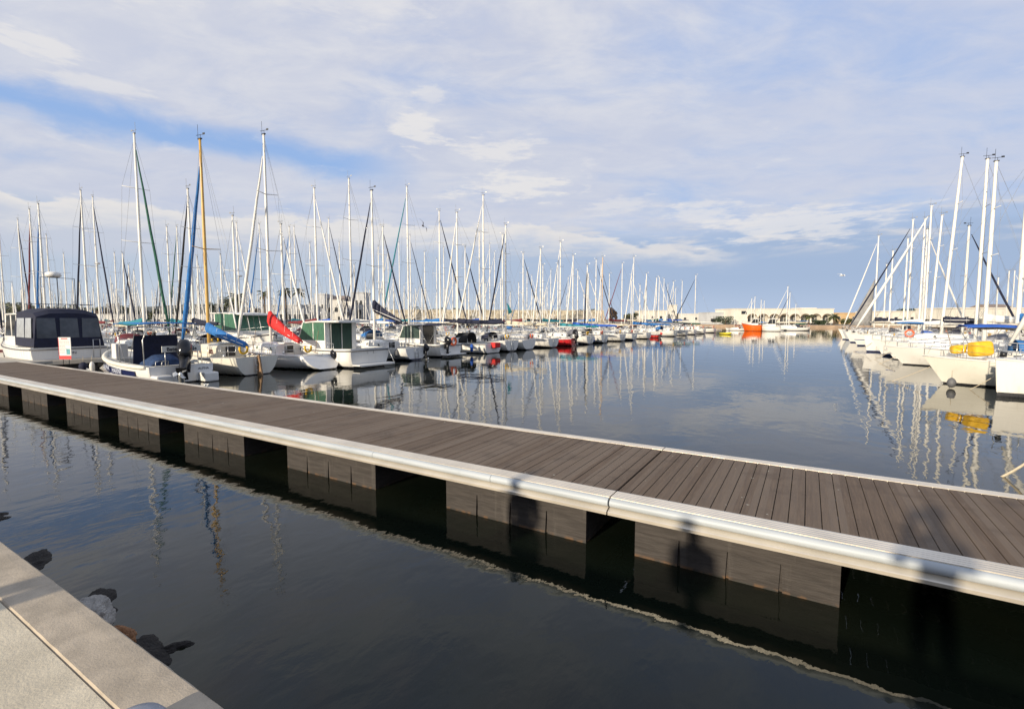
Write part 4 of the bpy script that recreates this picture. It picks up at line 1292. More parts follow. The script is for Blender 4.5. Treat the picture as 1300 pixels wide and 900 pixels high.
front_sail('white sailing boat with royal blue sail cover, third left of the small red dinghy', 791, 727, 325, lod=1, L=8.4, cover='royal', genoa='white', fs=.9, tz=0, boot=(.02, .02, .03))
ring_buoy(bpy.data.objects[-1] if False else COL.objects[-1] if False else rt_, (.02, .55, 1.2), (R(90), 0, R(90)), .25, .06) if False else None
front_sail('white sailing boat with cream sail cover, second left of the small red dinghy', 806, 745, 337, lod=1, L=7.6, cover='cream', genoa='navy', fs=.85, tz=0)
front_sail('white sailing boat with tan mast, just left of the small red dinghy', 824, 757, 327, lod=1, L=8.2, cover=None, mastmat=mat('mast_tan', (.62, .45, .30), .4, var=.1), genoa='white', fs=.9, tz=0, boot=(.02, .02, .02))
open_boat('dinghy', 'small red motor dinghy between two white boats', stern_at(838), HEADL, dict(L=3.6, B=1.5, top=(.42, .02, .02), fs=.5, fm=.5, fb=.7, cuddy=False, ms=.7, mcol=REDP), lod=0)
front_sail('white yacht with a large bright blue canopy', 858, 782, 327, lod=1, L=9.0, cover='blue', hood='blue', bimini='blue', genoa='white', fs=.95, tz=0)
front_sail('white yacht beyond the blue canopy, grey sail cover', 872, 806, 348, lod=1, L=8.0, cover='grey', genoa='white', fs=.9, tz=0)
front_sail('white yacht third from the fairway end of the row', 883, 832, 353, lod=1, L=8.0, cover='navy', genoa='white', fs=.9, tz=0)
front_sail('white yacht second from the fairway end of the row, green sail cover', 895, 854, 358, lod=1, L=8.0, cover='green', genoa='white', fs=.9, tz=0)
front_sail('white yacht at the fairway end of the row, tall mast', 908, 882, 350, lod=1, L=9.0, cover=None, genoa='navy', fs=.9, tz=0)
p = level(916, 424.5, 0)
rt = thing('inflatable_dinghy', 'small yellow inflatable dinghy at the end of the left row', 'dinghy', p, HEADL + R(150))
m = MB(); m.tube([(0, .6, .3), (2.2, .6, .3), (3.0, .35, .38), (3.3, 0, .42), (3.0, -.35, .38), (2.2, -.6, .3), (0, -.6, .3)], .25, 10); m.build('tube', mat('dinghy_yellow', (.72, .60, .02), .5, var=.1), rt)
m = MB(); m.box((1.4, 0, .2), (2.6, .9, .06)); m.box((.05, 0, .35), (.06, .9, .4)); m.build('floor', GREYD, rt)
outboard(rt, (-.1, 0, .5), 0, .7)
rt.scale = (.62, .62, .62)
# teal canvas hung at a mast
p, _ = at_depth(646, 400, 46), 0
m = MB(); m.loft([[(-.22 + .22 * t + .03 * math.sin(t * 9), .02 * math.sin(t * 14), 1.15 - .25 * t), (-.05 + .4 * t, .03 * math.sin(t * 8), .05 + .2 * t)] for t in (0, .25, .5, .75, 1)], closed=False, caps=False, sm=True)
o = m.build('hanging_canvas', CLOTH['teal'], None, p); md = o.modifiers.new('cloth', 'SOLIDIFY'); md.thickness = .02
tag(o, 'teal canvas hanging by a mast above the packed boats', 'canvas')

# ================================================================== ROWS BEHIND
def rowboats():
    """masts seen behind the front row: each goes to the row where its height makes sense"""
    L_ = [(-8, 268, 'navy', 'R'), (7, 292, None, 'L'), (31.5, 279, 'navy', 'R'), (47, 266, 'burgundy', 'L'), (58.5, 259, 'blue', 'L'), (66, 299, None, 'R'), (86, 322, None, 'L'), (112.5, 242, 'navy', 'L'),
          (127, 250, 'navy', 'R'), (150, 321, None, 'L'), (183, 170, 'green', 'R'), (217.5, 288, None, 'L'), (230, 288, 'green', 'L'), (246, 240, 'black', 'L'), (300.5, 274, None, 'R'), (305, 283, 'white', 'R'),
          (333.5, 285, 'blue', 'L'), (371, 288, 'blue', 'L'), (377, 288, 'navy', 'R'), (396, 309, None, 'L'), (403.5, 239, 'white', 'R'), (420.5, 278, 'navy', 'R'), (433, 308, None, 'L'), (447, 227, None, 'L'),
          (482, 313, None, 'L'), (488, 288, 'navy', 'R'), (494, 317, 'white', 'L'), (508, 308, None, 'R'), (519, 237, 'teal', 'L'), (522, 299, 'navy', 'R'), (540, 320, None, 'L'), (555, 329, None, 'R'), (559, 268, 'navy', 'R'),
          (564, 314, None, 'L'), (575, 340, 'white', 'L'), (591, 313, 'navy', 'R'), (609, 295, None, 'R'), (622, 310, 'white', 'L'), (628, 320, 'white', 'L'), (638, 298, None, 'R'),
          (664, 322, 'navy', 'R'), (669, 342, None, 'L'), (675, 350, 'white', 'R'), (689, 337, None, 'L'), (699, 343, 'white', 'L'), (708, 336, None, 'R'), (721, 352, 'navy', 'L'), (733, 344, 'white', 'R'), (756, 330, 'navy', 'R'),
          (762, 336, 'navy', 'R'), (773, 348, None, 'L'), (789, 335, 'burgundy', 'L'), (793, 344, 'navy', 'R'), (801, 350, 'white', 'R'), (836, 352, 'white', 'R'), (842, 354, 'navy', 'R'), (847, 361, None, 'L'), (857, 366, 'white', 'L'),
          (865, 357, None, 'R'), (868, 363, 'white', 'L'), (884, 357, None, 'R'), (900, 371, 'navy', 'L'), (906, 376, None, 'R')]
    return L_
ROWS = [15.9, 39.6, 50.2, 73.4, 84.2, 107.4, 118.2, 136, 147, 158]          # distance of each mast line behind the front-row sterns
SIDE = ['in', 'out', 'in', 'out', 'in', 'out', 'in', 'out', 'in']
COVN = {'navy': 'navy', 'blue': 'blue', 'royal': 'royal', 'teal': 'teal', 'green': 'green', 'red': 'red', 'burgundy': 'burgundy', 'grey': 'grey', 'cream': 'cream', 'white': 'white', 'black': 'black', None: None}
taken = {i: [] for i in range(len(ROWS))}
seen_labels = {}
ORDN = ['second', 'third', 'fourth', 'fifth', 'sixth', 'seventh', 'eighth', 'ninth', 'tenth']
rnd = random.Random(21)
covers = ['navy', 'blue', 'teal', 'green', 'grey', 'cream', 'white', None, 'navy', 'blue', None, 'royal', 'burgundy']
def land_ok(p):
    return p.x > -190 and p.y < 140 + (p.x + 150) * .25
plan = []
for px, py, gen, side in sorted(rowboats(), key=lambda q: q[1]):
    best = None
    for i, off in enumerate(ROWS):
        p = on_line(px, ST0 + qdir * off, rdir)
        s = (p - ST0).dot(rdir); dd = depth_of(p.x, p.y)
        if dd < 20 or s < -9 or s > (134 if i < 3 else 104): continue
        if abs(s - (-4)) < 4 and i == 0: continue                      # the canvas cruiser lies there
        z = top_z(p, py)
        if z < 6.3 or z > 20: continue
        if any(abs(s - q) < 2.5 for q in taken[i]): continue
        c = abs(z - 12.3) + (i * .25)
        if best is None or c < best[0]: best = (c, i, s, z, p)
    if best is None:
        continue
    c, i, s, z, p = best
    taken[i].append(s); plan.append((px, i, s, z, p, gen, side))
def rear_label(i, gen, cov, tall, kind):
    """describes a boat by what shows over the front row"""
    s = '%s mast' % ('huge silver' if tall > 15 else 'tall silver' if tall > 12.5 else 'silver' if tall > 10.5 else 'short silver')
    s += ' with %s furled headsail' % COVN[gen] if gen else ' with bare forestay'
    s += ', %s sail cover' % COVN[cov] if cov else ', bare boom'
    return s
RL = []
for px, i, s, z, p, gen, side in plan:
    cov = rnd.choice(covers)
    facing = side
    hd = HEADL if facing == 'L' else HEADR
    L = max(7.0, min(12.5, z * .70)); B = .31 * L
    mx = L * .56
    hv = Vector((math.cos(hd), math.sin(hd), 0))
    loc = p - hv * mx
    q = dict(L=L, B=B, mx=mx, zt=z, cover=cov, genoa=gen, fs=.95, fm=.95, fb=1.25, boot=rnd.choice([(.03, .03, .1), (.02, .02, .02), (.25, .02, .02)]), gr=.085 if gen else 0, mr=.095 if z > 12 else .08,
             hood=rnd.choice([None, 'navy', 'blue', 'grey', None, 'burgundy']), radar=.5 if px in (127, 305) else None, bz=1.1, rr=.008)
    rt, h = sailboat('sailing_boat', 'x', loc, hd, q, 1)
    RL.append((rt, i, gen, cov, z, px))
# random company so that the rows are full
PROT = []
for k in range(9):
    cov = ['navy', 'blue', 'cream', None, 'green', 'grey', 'teal', None, 'burgundy'][k]; gen = ['white', None, 'navy', 'white', None, 'white', 'blue', 'white', None][k]
    PROT.append((cov, gen, dict(L=[8.2, 7.6, 9, 8.6, 7.2, 9.4, 8, 10, 8.8][k], B=2.8, mx=[4.6, 4.2, 5, 4.8, 4, 5.2, 4.5, 5.6, 4.9][k], zt=[10.5, 9.6, 11, 10.8, 9.2, 11.2, 10, 11.6, 10.4][k],
                 cover=cov, genoa=gen, fs=.9, fm=.92, fb=1.2, hood=['grey', 'blue', 'navy', 'cream', 'black', 'grey', 'teal', 'navy', 'burgundy'][k], bimini=[None, 'navy', None, 'cream', None, 'blue', None, None, 'grey'][k], mr=.105, bz=1.0, rr=.008)))
built = {}
npl = 0
for i, off in enumerate(ROWS):
    s = -8.0 if i else 3.0
    while s < (118 if 1 <= i <= 2 else 90 if i else 92):
        s += rnd.uniform(3.2, 4.0)
        if any(abs(s - q) < 2.9 for q in taken[i]): continue
        if i >= 5 and rnd.random() < .12: continue
        pm = ST0 + qdir * off + rdir * s
        if not land_ok(pm): continue
        dd = depth_of(pm.x, pm.y)
        if dd < 22: continue
        pxm = 650 + FPX * (pm.x * cs + pm.y * sn) / dd
        if pxm < -25 or (i > 6 and pxm > 520) or len(RL) > 248: continue
        k = rnd.randrange(9); cov, gen, pr = PROT[k]
        sc = rnd.uniform(.85, 1.04)
        hd = HEADL if rnd.random() < .5 else HEADR
        hv = Vector((math.cos(hd), math.sin(hd), 0))
        loc = pm - hv * pr['mx'] * sc
        if k not in built:
            rt, h = sailboat('sailing_boat', 'x', loc, hd, dict(pr), 1); built[k] = rt
        else:
            rt = copy_tree(built[k]); rt.location = loc; rt.rotation_euler = (0, 0, hd)
        rt.scale = (sc, sc, sc)
        taken[i].append(s); RL.append((rt, i, gen, cov, pr['zt'] * sc, pxm)); npl += 1


# labels: what shows of each boat; those that look the same share a label and a group
def nm(i): return ['in the row just behind the front boats', 'in the far pack of masts', 'in the far pack of masts', 'in the far pack of masts'][min(i, 3)]
cnt = {}
for rt, i, gen, cov, z, px in RL:
    lab = rear_label(i, gen, cov, z, 0)
    where = ('far left' if px < 160 else 'left' if px < 330 else 'centre left' if px < 520 else 'centre' if px < 700 else 'fairway end')
    lab = 'yacht, ' + lab + (', ' + ('next row back' if i == 0 else 'far rows')) + ', ' + where
    rt['label'] = lab; cnt.setdefault(lab, []).append(rt)
for lab, os_ in cnt.items():
    for o in os_: o['group'] = 'yachts packed behind the front row' if len(os_) == 1 else lab

# large white cabin cruiser behind the red cover, seen through green windows
loc = stern_at(398) + qdir * 12.2 + rdir * 3.5
pilothouse('motor_cruiser', 'big white flat-roofed cruiser behind the red sail cover', loc + qdir * 8, HEADR, dict(L=9.5, B=3.6, fs=1.3, fm=1.35, fb=1.8, wh=(3.2, 6.4), hh=1.9, ww=.40, over=1.6, rf=.7, glass=CURTL, screen=CURTL, doors=CURT, aer=.4), lod=1)

# fenders hung between the front boats
FN = [('white fender', WHITE, .6, .12), ('blue fender', CLOTH['royal'], .55, .13), ('dark fender', RUBBER, .5, .14)]
for i, (px, side, what) in enumerate(((352, 1.1, 'beside the cream sailing boat with the brown rudder'), (432, .9, 'between the red-covered boat and the green-curtained cruiser'), (512, .7, 'on the quarter of the green-curtained cruiser'),
                                      (548, .6, 'left of the orange lifebuoy'), (606, .6, 'left of the red engine cover'), (661, .6, 'right of the red engine cover'), (712, .5, 'left of the red hull'), (759, .5, 'right of the grey hood'))):
    nm_, c_, ln_, r_ = FN[i % 3]
    q_ = stern_at(px) + qdir * side
    fender('%s hanging %s' % (nm_, what), (q_.x, q_.y, .5), 'fenders between the front boats', c_, ln_, r_)


# ================================================================== THE RIGHT-HAND ROW, BOWS TO THE FAIRWAY
def right_boat(label, bpx, bpy, mpx=None, mpy=None, lod=2, bow=None, head=0.0, name='sailing_boat', cat='sailing boat', **p):
    b = level(bpx, bpy, 0) if bow is None else Vector((bow[0], bow[1], 0))
    hd = math.pi + R(head); hv = Vector((math.cos(hd), math.sin(hd), 0))
    L = p.pop('L', 9.0)
    loc = b - hv * (L - p.get('rake', .7))
    mx, zt = L * .56, None
    if mpx:
        mx, mp = mast_x(loc, hd, mpx); mx = max(L * .30, min(L * .78, mx)); zt = top_z(loc + hv * mx, mpy)
    else:
        zt = p.pop('ztop', 12.5)
    q = dict(L=L, B=p.pop('B', .31 * L), mx=mx, zt=zt, mr=.115 if lod > 1 else .10, fs=1.0, fm=1.0, fb=1.3); q.update(p)
    return sailboat(name, label, loc, hd, q, lod, cat=cat)

right_boat('big white yacht with plumb bow and tall flat side, nearest on the right', 1266, 503, None, None, L=12.5, B=4.0, rake=.12, fs=1.15, fm=1.15, fb=1.38, ztop=16, genoa='white', gr=.11, boot=(.05, .05, .055), zb=.16,
           cover='cream', hood='navy', head=4, cab=(4.4, 9.2), top=(.78, .75, .68))
rt, h = right_boat('white yacht with yellow covers on its foredeck, second from the right', 1203, 487, None, None, L=10.0, B=3.3, rake=.9, fs=1.0, fm=1.0, fb=1.22, ztop=13.5, genoa=None, hood='blue', bimini='blue',
           cover='cream', head=-3, boot=(.02, .02, .02), zb=.07, top=(.74, .71, .62), slope=.6, cab=(3.4, 8.0))
m = MB(); m.box((8.2, .35, 1.56), (.72, .62, .62), .4, rx=.12, ry=.1); o = m.build('deck_cover', YELC, rt, bevel=.16); o.modifiers['bevel'].segments = 4
m = MB(); m.box((8.75, -.3, 1.50), (.6, .4, .36), .3, ry=.15); o = m.build('deck_cover', YELC, rt, bevel=.12); o.modifiers['bevel'].segments = 4
f = rt.matrix_basis
pt = Vector((rt.location.x, rt.location.y, 0))
hv = Vector((math.cos(rt.rotation_euler.z), math.sin(rt.rotation_euler.z), 0))
q = level(1208, 486, .22)
fender('dark ball fender at the bow of the yacht with yellow covers', q, None, RUBBER, .30, .15)
right_boat('white yacht with low foredeck and blue sprayhood behind, third from the right', 1152, 463, 1292.5, 193, L=9.8, genoa=None, cover='blue', hood='blue', boot=(.03, .03, .03), zb=.07, rake=1.2, fb=1.15, head=-4, spreads=(.35, .62), bz=1.3)
right_boat('white yacht with blue hull stripe and blue bimini, nearer of two close tall masts', 1139, 456.5, 1251, 205, L=9.6, genoa=None, cover='white', bimini='blue', boot=(.03, .03, .03), zb=.06, rake=1.0, bz=1.3, stripe=(.02, .06, .25), zs=(.72, .78))
right_boat('white yacht with cream sail cover and grey hood, farther of two close tall masts', 1120, 453, 1240, 202, L=10, genoa=None, cover='cream', hood='grey', rake=.9, bow=(5.1, 46.5))
rt, h = right_boat('white yacht with square bow and orange lifebuoy on the rail', 1105, 449, 1196, 201, L=10.5, genoa=None, cover='navy', rake=.3, fb=1.5, fm=1.2, bow=(4.4, 51.5), lean=.6)
ring_buoy(rt, (7.6, h.b(7.6), h.z(7.6) + .32), (R(90), 0, 0), .27, .07)
right_boat('white yacht with navy tent cover over its boom', 0, 0, 1181, 274, head=3, bow=(5.3, 58.5), lean=.4, L=9.5, lod=1, genoa=None, cover='navy', hood='navy')
right_boat('white yacht with black sail cover bundled at its mast', 0, 0, 1174, 262, head=-3, bow=(4.6, 62.7), stripe=(.02, .05, .2), L=9.5, lod=1, genoa='white', gr=.13, cover='black')
right_boat('cream hulled yacht with grey sprayhood and white sail cover on the right', 0, 0, 1167, 278, head=2, bow=(5.4, 66.1), top=(.62, .58, .48), L=9, lod=1, genoa=None, hood='grey', cover='white')
right_boat('white yacht with navy furled headsail among bare masts on the right', 0, 0, 1152, 279, head=-4, bow=(4.5, 71), L=9.4, lod=1, genoa='navy', cover='grey')
right_boat('white yacht with bare forestay and teal sail cover on the right', 0, 0, 1147, 303, head=4, bow=(5.0, 75.4), stripe=(.25, .02, .02), L=8.6, lod=1, genoa=None, cover='teal')
right_boat('pale grey yacht with short mast next to the one hoisting a grey sail', 0, 0, 1129, 319, head=-2, bow=(4.6, 79.5), top=(.45, .47, .5), L=8.6, lod=1, genoa=None, cover='navy')
rt, h = right_boat('white yacht with a dark grey triangular sail hoisted, last in the right row', 1070, 431, 1110, 300, L=10.0, lod=1, genoa='white', cover='navy', rake=.3, fb=1.35, fm=1.15, hood='navy')
m = MB(); rings = []
for i in range(9):
    t = i / 8; a = Vector((lerp(9.0, 6.5, t), .0, lerp(2.0, 8.1, t))); b = Vector((lerp(6.6, 6.5, t), -.25 * (1 - t), lerp(1.9, 8.1, t)))
    rings.append([a.lerp(b, k / 6) + Vector((0, .35 * math.sin(math.pi * k / 6) * (1 - t), 0)) for k in range(7)])
m.loft(rings, closed=False, caps=False); o = m.build('hoisted_sail', mat('grey_sail', (.27, .265, .26), .8, var=.2, scale=2), rt); md = o.modifiers.new('cloth', 'SOLIDIFY'); md.thickness = .012
right_boat('white yacht hidden low behind the grey sail', 0, 0, 1122, 336, head=2, bow=(4.6, 89), L=8.4, lod=1, genoa=None, cover='blue')
def stern_out(label, x, y, **p):
    L = p.pop('L', 9.0); q = dict(L=L, B=3.0, mx=L * .55, zt=p.pop('zt', 11.5), fs=1.0, fm=1.0, fb=1.3, mr=.10, boot=(.02, .02, .03)); q.update(p)
    return sailboat('sailing_boat', label, (x, y, 0), 0.0, q, 2)
stern_out('white yacht moored stern out with royal blue bimini, behind the yellow covers', 6.3, 32.8, bimini='royal', hood='blue', cover='cream', genoa=None, wheel=True)
stern_out('white yacht moored stern out with blue awning and white cover, mid right row', 6.6, 57.0, bimini='blue', hood='royal', cover='white', genoa='navy', wheel=True, zt=10.8)
stern_out('white yacht moored stern out with white sail cover and cream bimini, right row', 5.6, 68.6, bimini='cream', hood='navy', cover='white', genoa='white', zt=12.4)
rnd = random.Random(5)
for i in range(9):
    x, y = 21 + rnd.uniform(-1, 3), 62 + i * 6.4
    k = [0, 2, 5, 1, 6, 3, 4, 8, 7][i]
    rt = copy_tree(built[k]) if k in built else None
    if rt is None: continue
    rt.location = (x, y, 0); rt.rotation_euler = (0, 0, 0); sc = .93 + .02 * (i % 4); rt.scale = (sc, sc, sc)
    cov, gen, pr = PROT[k]
    rt['label'] = 'far yacht behind the right-hand row, %s, %s' % ('%s sail cover' % COVN[cov] if cov else 'bare boom', '%s furled headsail' % COVN[gen] if gen else 'bare forestay')
    rt['group'] = 'yachts behind the right-hand row'
# big motor yacht glimpsed at the far right, with red awning
pilothouse('motor_yacht', 'large white motor yacht on the far right behind the masts', (17.5, 42, 0), 0, dict(L=11, B=3.8, fs=1.5, fm=1.6, fb=2.2, wh=(3.5, 7.4), hh=1.9, ww=.4, over=1.6, rf=.8, aer=.8), lod=1)

def line(label, a, b, sag, r=.014, name='mooring_line'):
    a, b = Vector(a), Vector(b); m = MB()
    m.tube([a.lerp(b, i / 10) - Vector((0, 0, sag * 4 * (i / 10) * (1 - i / 10))) for i in range(11)], r, 6)
    return tag(m.build(name, ROPE), label, 'rope', 'mooring lines')
for lb, bx, by, s in (('mooring line from the bow with the orange lifebuoy yacht', 4.9, 51.5, -1.6), ('mooring line at the bow of the blue-striped yacht', 5.4, 42.6, -1.5), ('mooring line at the bow third from the right', 5.5, 38.8, -1.7), ('mooring line at the bow beside the ball fender', 5.2, 28.4, -2.0)):
    line(lb, (bx + .3, by, 1.15), (bx + s, by - .9, -.05), .05, .014)
line('mooring line dipping from the yellow-covered yacht into the water', level(1262, 478, .6), level(1228, 496, -.05), .02)
line('thick pale mooring line running into the water at the far right', level(1325, 572, .55), level(1268, 607, -.04), .03, .022)

# ================================================================== FAR BASIN
def pdepth(px, py, d): 
    p = at_depth(px, py, d); p.z = 0; return p
rt, h, d = pilothouse('trawler', 'orange hulled trawler with white wheelhouse across the basin', pdepth(967, 421, 112), R(180), dict(L=4.3, B=2.6, fs=1.5, fm=1.5, fb=1.9, top=(.75, .12, .01), wh=(.7, 1.8), hh=1.3, ww=.33, over=.2, rf=.2, plat=False, nose=.6, boot=(.6, .09, .01)), lod=1, cat='fishing boat')
pilothouse('motor_cruiser', 'white motor cruiser moored beside the orange trawler', pdepth(991, 421, 110), R(180), dict(L=4.5, B=2.6, fs=1.2, fm=1.3, fb=1.6, wh=(1.0, 2.3), hh=1.5, ww=.36, over=.5, rf=.3, nose=.7), lod=1)
FARB = [(953, 379, 'short mast left of the orange trawler, outermost', 0), (957, 377, 'short mast left of the orange trawler, second', 3), (965, 381, 'mast above the orange trawler', 1), (969, 382, 'mast just right of the orange trawler', 7), (998, 364, 'tallest mast across the basin', 5), (1001, 372, 'mast beside the tallest one across the basin', 2), (1009, 386, 'low mast right of the tallest across the basin', 4), (932, 392, 'mast before the pale shed across the basin', 8)]
for px, py, lab, k in FARB:
    d0 = 118 + (px % 7)
    rt = copy_tree(built[k]); p = pdepth(px, 421, d0)
    z = at_depth(px, py, d0).z; pr = PROT[k][2]; sc = z / pr['zt']
    rt.scale = (sc, sc, sc); hd = R(180 if px < 990 else 178); rt.rotation_euler = (0, 0, hd)
    rt.location = p + Vector((pr['mx'] * sc, 0, 0))
    rt['label'] = 'small far white yacht, ' + lab; rt['group'] = 'yachts moored across the basin'
rt, h = open_boat('motor_launch', 'low white launch right of the tallest far mast', pdepth(1020, 420, 118), R(180), dict(L=6, B=2.2))

# ================================================================== BUILDINGS, WALLS AND TREES ON SHORE
STUC = mat('cream_render', (.70, .655, .56), .9, var=.10, scale=.3)
STUW = mat('white_render', (.64, .62, .57), .9, var=.08, scale=.3)
STUG = mat('grey_render', (.48, .49, .50), .9, var=.10, scale=.3)
OCHR = mat('ochre_render', (.55, .38, .20), .9, var=.12, scale=.3)
ROOFT = mat('tile_roof', (.26, .20, .17), .9, var=.2, scale=.6)
def block(label, px0, px1, pyt, depth, deep=9, wall=None, wins=(), roof=None, name='building', base=.8, cat='building', parapet=.0):
    a = at_depth(px0, HZ, depth); b = at_depth(px1, HZ, depth)
    W_ = (b - a).length; zt = at_depth((px0 + px1) / 2, pyt, depth).z - base
    rt = thing(name, label, cat, (a.x, a.y, base), YAW)
    m = MB()
    nx = [(wx, wz, ww, wh) for wx, wz, ww, wh in wins]
    # front wall with real openings: cut on a grid of the window edges
    xs = sorted(set([0, W_] + [v for wx, wz, ww, wh in nx for v in (wx * W_ - ww / 2, wx * W_ + ww / 2)]))
    zs = sorted(set([0, zt] + [v for wx, wz, ww, wh in nx for v in (wz * zt, wz * zt + wh)]))
    def hole(x, z): return any(abs(x - wx * W_) < ww / 2 and wz * zt < z < wz * zt + wh for wx, wz, ww, wh in nx)
    for x0, x1 in zip(xs, xs[1:]):
        for z0, z1 in zip(zs, zs[1:]):
            if not hole((x0 + x1) / 2, (z0 + z1) / 2):
                m.poly([(x0, 0, z0), (x1, 0, z0), (x1, 0, z1), (x0, 0, z1)])
    m.poly([(0, 0, 0), (0, deep, 0), (0, deep, zt), (0, 0, zt)]); m.poly([(W_, 0, 0), (W_, deep, 0), (W_, deep, zt), (W_, 0, zt)])
    m.poly([(0, deep, 0), (W_, deep, 0), (W_, deep, zt), (0, deep, zt)]); m.poly([(0, 0, zt), (W_, 0, zt), (W_, deep, zt), (0, deep, zt)])
    m.build('wall', wall or STUC, rt, fix=False)
    for wx, wz, ww, wh in nx:
        f = MB(); x0, x1, z0, z1 = wx * W_ - ww / 2, wx * W_ + ww / 2, wz * zt, wz * zt + wh
        for c, dd in ((((x0 + x1) / 2, .12, z0 + .05), (ww, .25, .1)), (((x0 + x1) / 2, .12, z1 - .05), (ww, .25, .1)), ((x0 + .05, .12, (z0 + z1) / 2), (.1, .25, wh - .2)), ((x1 - .05, .12, (z0 + z1) / 2), (.1, .25, wh - .2))): f.box(c, dd)
        fr = f.build('window', STUW, rt)
        g = MB(); g.box(((x0 + x1) / 2, .2, (z0 + z1) / 2), (ww - .2, .03, wh - .2)); g.build('pane', GLASSD, fr)
    r = MB()
    if roof == 'tile':
        r.prism([(-.4, zt), (deep + .4, zt), (deep / 2, zt + deep * .16)], -.3, W_ + .3, 'x'); r.build('roof', ROOFT, rt)
    else:
        r.box((W_ / 2, deep / 2, zt + .15), (W_ + .3, deep + .3, .3)); r.build('roof', wall or STUC, rt)
    return rt, W_, zt

# the arcaded hall across the basin
depth = 178
a = at_depth(928, HZ, depth); b = at_depth(1058, HZ, depth); W_ = (b - a).length; k = W_ / 130; zt = at_depth(990, 392.5, depth).z - .8
hall = thing('arcaded_hall', 'long cream hall with a row of arched openings across the basin', 'building', (a.x, a.y, .8), YAW)
m = MB(); arch = []
cen = [(v - 928) * k for v in (955, 969, 983, 996, 1009, 1022.5, 1036, 1050)]
zc, ra, zf = 2.3, 1.65, .95
def wallquad(x0, x1, z0, z1, y=0): m.poly([(x0, y, z0), (x1, y, z0), (x1, y, z1), (x0, y, z1)])
prev = 0.0
for c in cen:
    wallquad(prev, c - ra, 0, zt); n = 10
    wallquad(c - ra, c + ra, 0, zf)
    for i in range(n):
        a0, a1 = math.pi * (1 - i / n), math.pi * (1 - (i + 1) / n)
        x0, x1 = c + ra * math.cos(a0), c + ra * math.cos(a1)
        z0, z1 = zc + 1.35 * math.sin(a0), zc + 1.35 * math.sin(a1)
        m.poly([(x0, 0, z0), (x1, 0, z1), (x1, 0, zt), (x0, 0, zt)])
        m.poly([(x0, 0, z0), (x1, 0, z1), (x1, 2.2, z1), (x0, 2.2, z0)])
    for s in (-1, 1): m.poly([(c + s * ra, 0, zf), (c + s * ra, 2.2, zf), (c + s * ra, 2.2, zc), (c + s * ra, 0, zc)])
    m.poly([(c - ra, 0, zf), (c + ra, 0, zf), (c + ra, 2.2, zf), (c - ra, 2.2, zf)])
    prev = c + ra
wallquad(prev, W_, 0, zt)
for x in (0, W_): m.poly([(x, 0, 0), (x, 14, 0), (x, 14, zt), (x, 0, zt)])
m.poly([(0, 14, 0), (W_, 14, 0), (W_, 14, zt), (0, 14, zt)]); m.poly([(0, 0, zt), (W_, 0, zt), (W_, 14, zt), (0, 14, zt)])
m.build('wall', STUC, hall, fix=False)
for c in cen:
    g = MB(); g.box((c, 2.18, zc - .1), (ra * 2, .05, 2.9)); wn = g.build('window', mat('arcade_glass', (.10, .11, .12), .15, var=.3, scale=2), hall)
    f = MB()
    for dx in (-.8, 0, .8): f.box((c + dx, 2.12, zc - .1), (.09, .06, 2.8))
    f.box((c, 2.12, zc), (ra * 2, .06, .1)); f.build('frame', STUW, wn)
    s_ = MB(); pts = []
    s_.tube([(c + (ra + .12) * math.cos(math.pi * i / 12), -.05, zc + 1.47 * math.sin(math.pi * i / 12)) for i in range(13)], .16, 4); s_.build('arch_hood', mat('brown_arch', (.22, .16, .10), .8), hall)
m = MB(); m.box((2.3 * k + 14 * k * 1.0, -.02, zt * .78), (1.9, .12, 1.1)); m.build('window', GLASSD, hall)
m = MB(); m.box((W_ / 2, 7, zt + .12), (W_ + .4, 14.4, .24)); m.box((W_ * .82, 7, zt + .4), (W_ * .16, 6, .35)); m.build('roof', STUC, hall)
m = MB(); m.box((W_ * .58, -.9, .62), (W_ * .8, 1.6, .12))
for i in range(16): m.box((W_ * (.2 + .05 * i), -1.6, .3), (.12, .12, .6))
m.build('terrace', STUW, hall)

block('pale grey low shed left of the arcaded hall', 897, 926, 397.5, 184, 8, STUG, [(.3, .15, 2.2, 1.6), (.55, .15, 1.8, 1.6), (.78, .15, 1.8, 1.6)])
block('low ochre building right of the arcaded hall', 1059, 1090, 398, 190, 8, OCHR, [(.2, .45, 1.2, 1.1), (.55, .45, 1.2, 1.1), (.8, .45, 1.2, 1.1)])
block('long beige building behind the right-hand masts', 1205, 1330, 392, 118, 10, STUC, [(.08 + .1 * i, .30, 1.2, 1.3) for i in range(9)])
block('small beige house with grey pitched roof behind the right-hand masts', 1258, 1287, 391, 134, 7, STUC, [], 'tile')
block('long low cream building behind the bows on the right', 1112, 1204, 396, 150, 9, STUC, [(.06 + .11 * i, .35, 1.3, 1.2) for i in range(8)])
block('cream building behind the far end of the left row', 812, 846, 395, 190, 8, STUC, [(.2, .4, 1.2, 1.2), (.5, .4, 1.2, 1.2), (.8, .4, 1.2, 1.2)])
block('square cream tower among the far masts', 851, 859, 388, 195, 4, STUC, [(.3, .6, .7, .9), (.7, .6, .7, .9)], name='tower', cat='tower')
block('small white house behind the far masts, right of the tower', 862, 893, 399, 195, 7, STUW, [(.25, .4, 1.2, 1.1), (.7, .4, 1.2, 1.1)])
block('white two-storey harbour office with blue-tinted upper window', 400, 413, 374, 150, 7, STUG, [(.3, .55, .9, 1.3), (.7, .55, .9, 1.3), (.5, .2, 1.5, 1.3)])
block('beige stepped house beside the white harbour office', 413, 437, 380, 152, 8, STUW, [(.25, .5, 1.2, 1.6), (.6, .5, 1.2, 1.6), (.25, .15, 1.2, 1.6), (.75, .15, 1.2, 1.6)], 'tile')
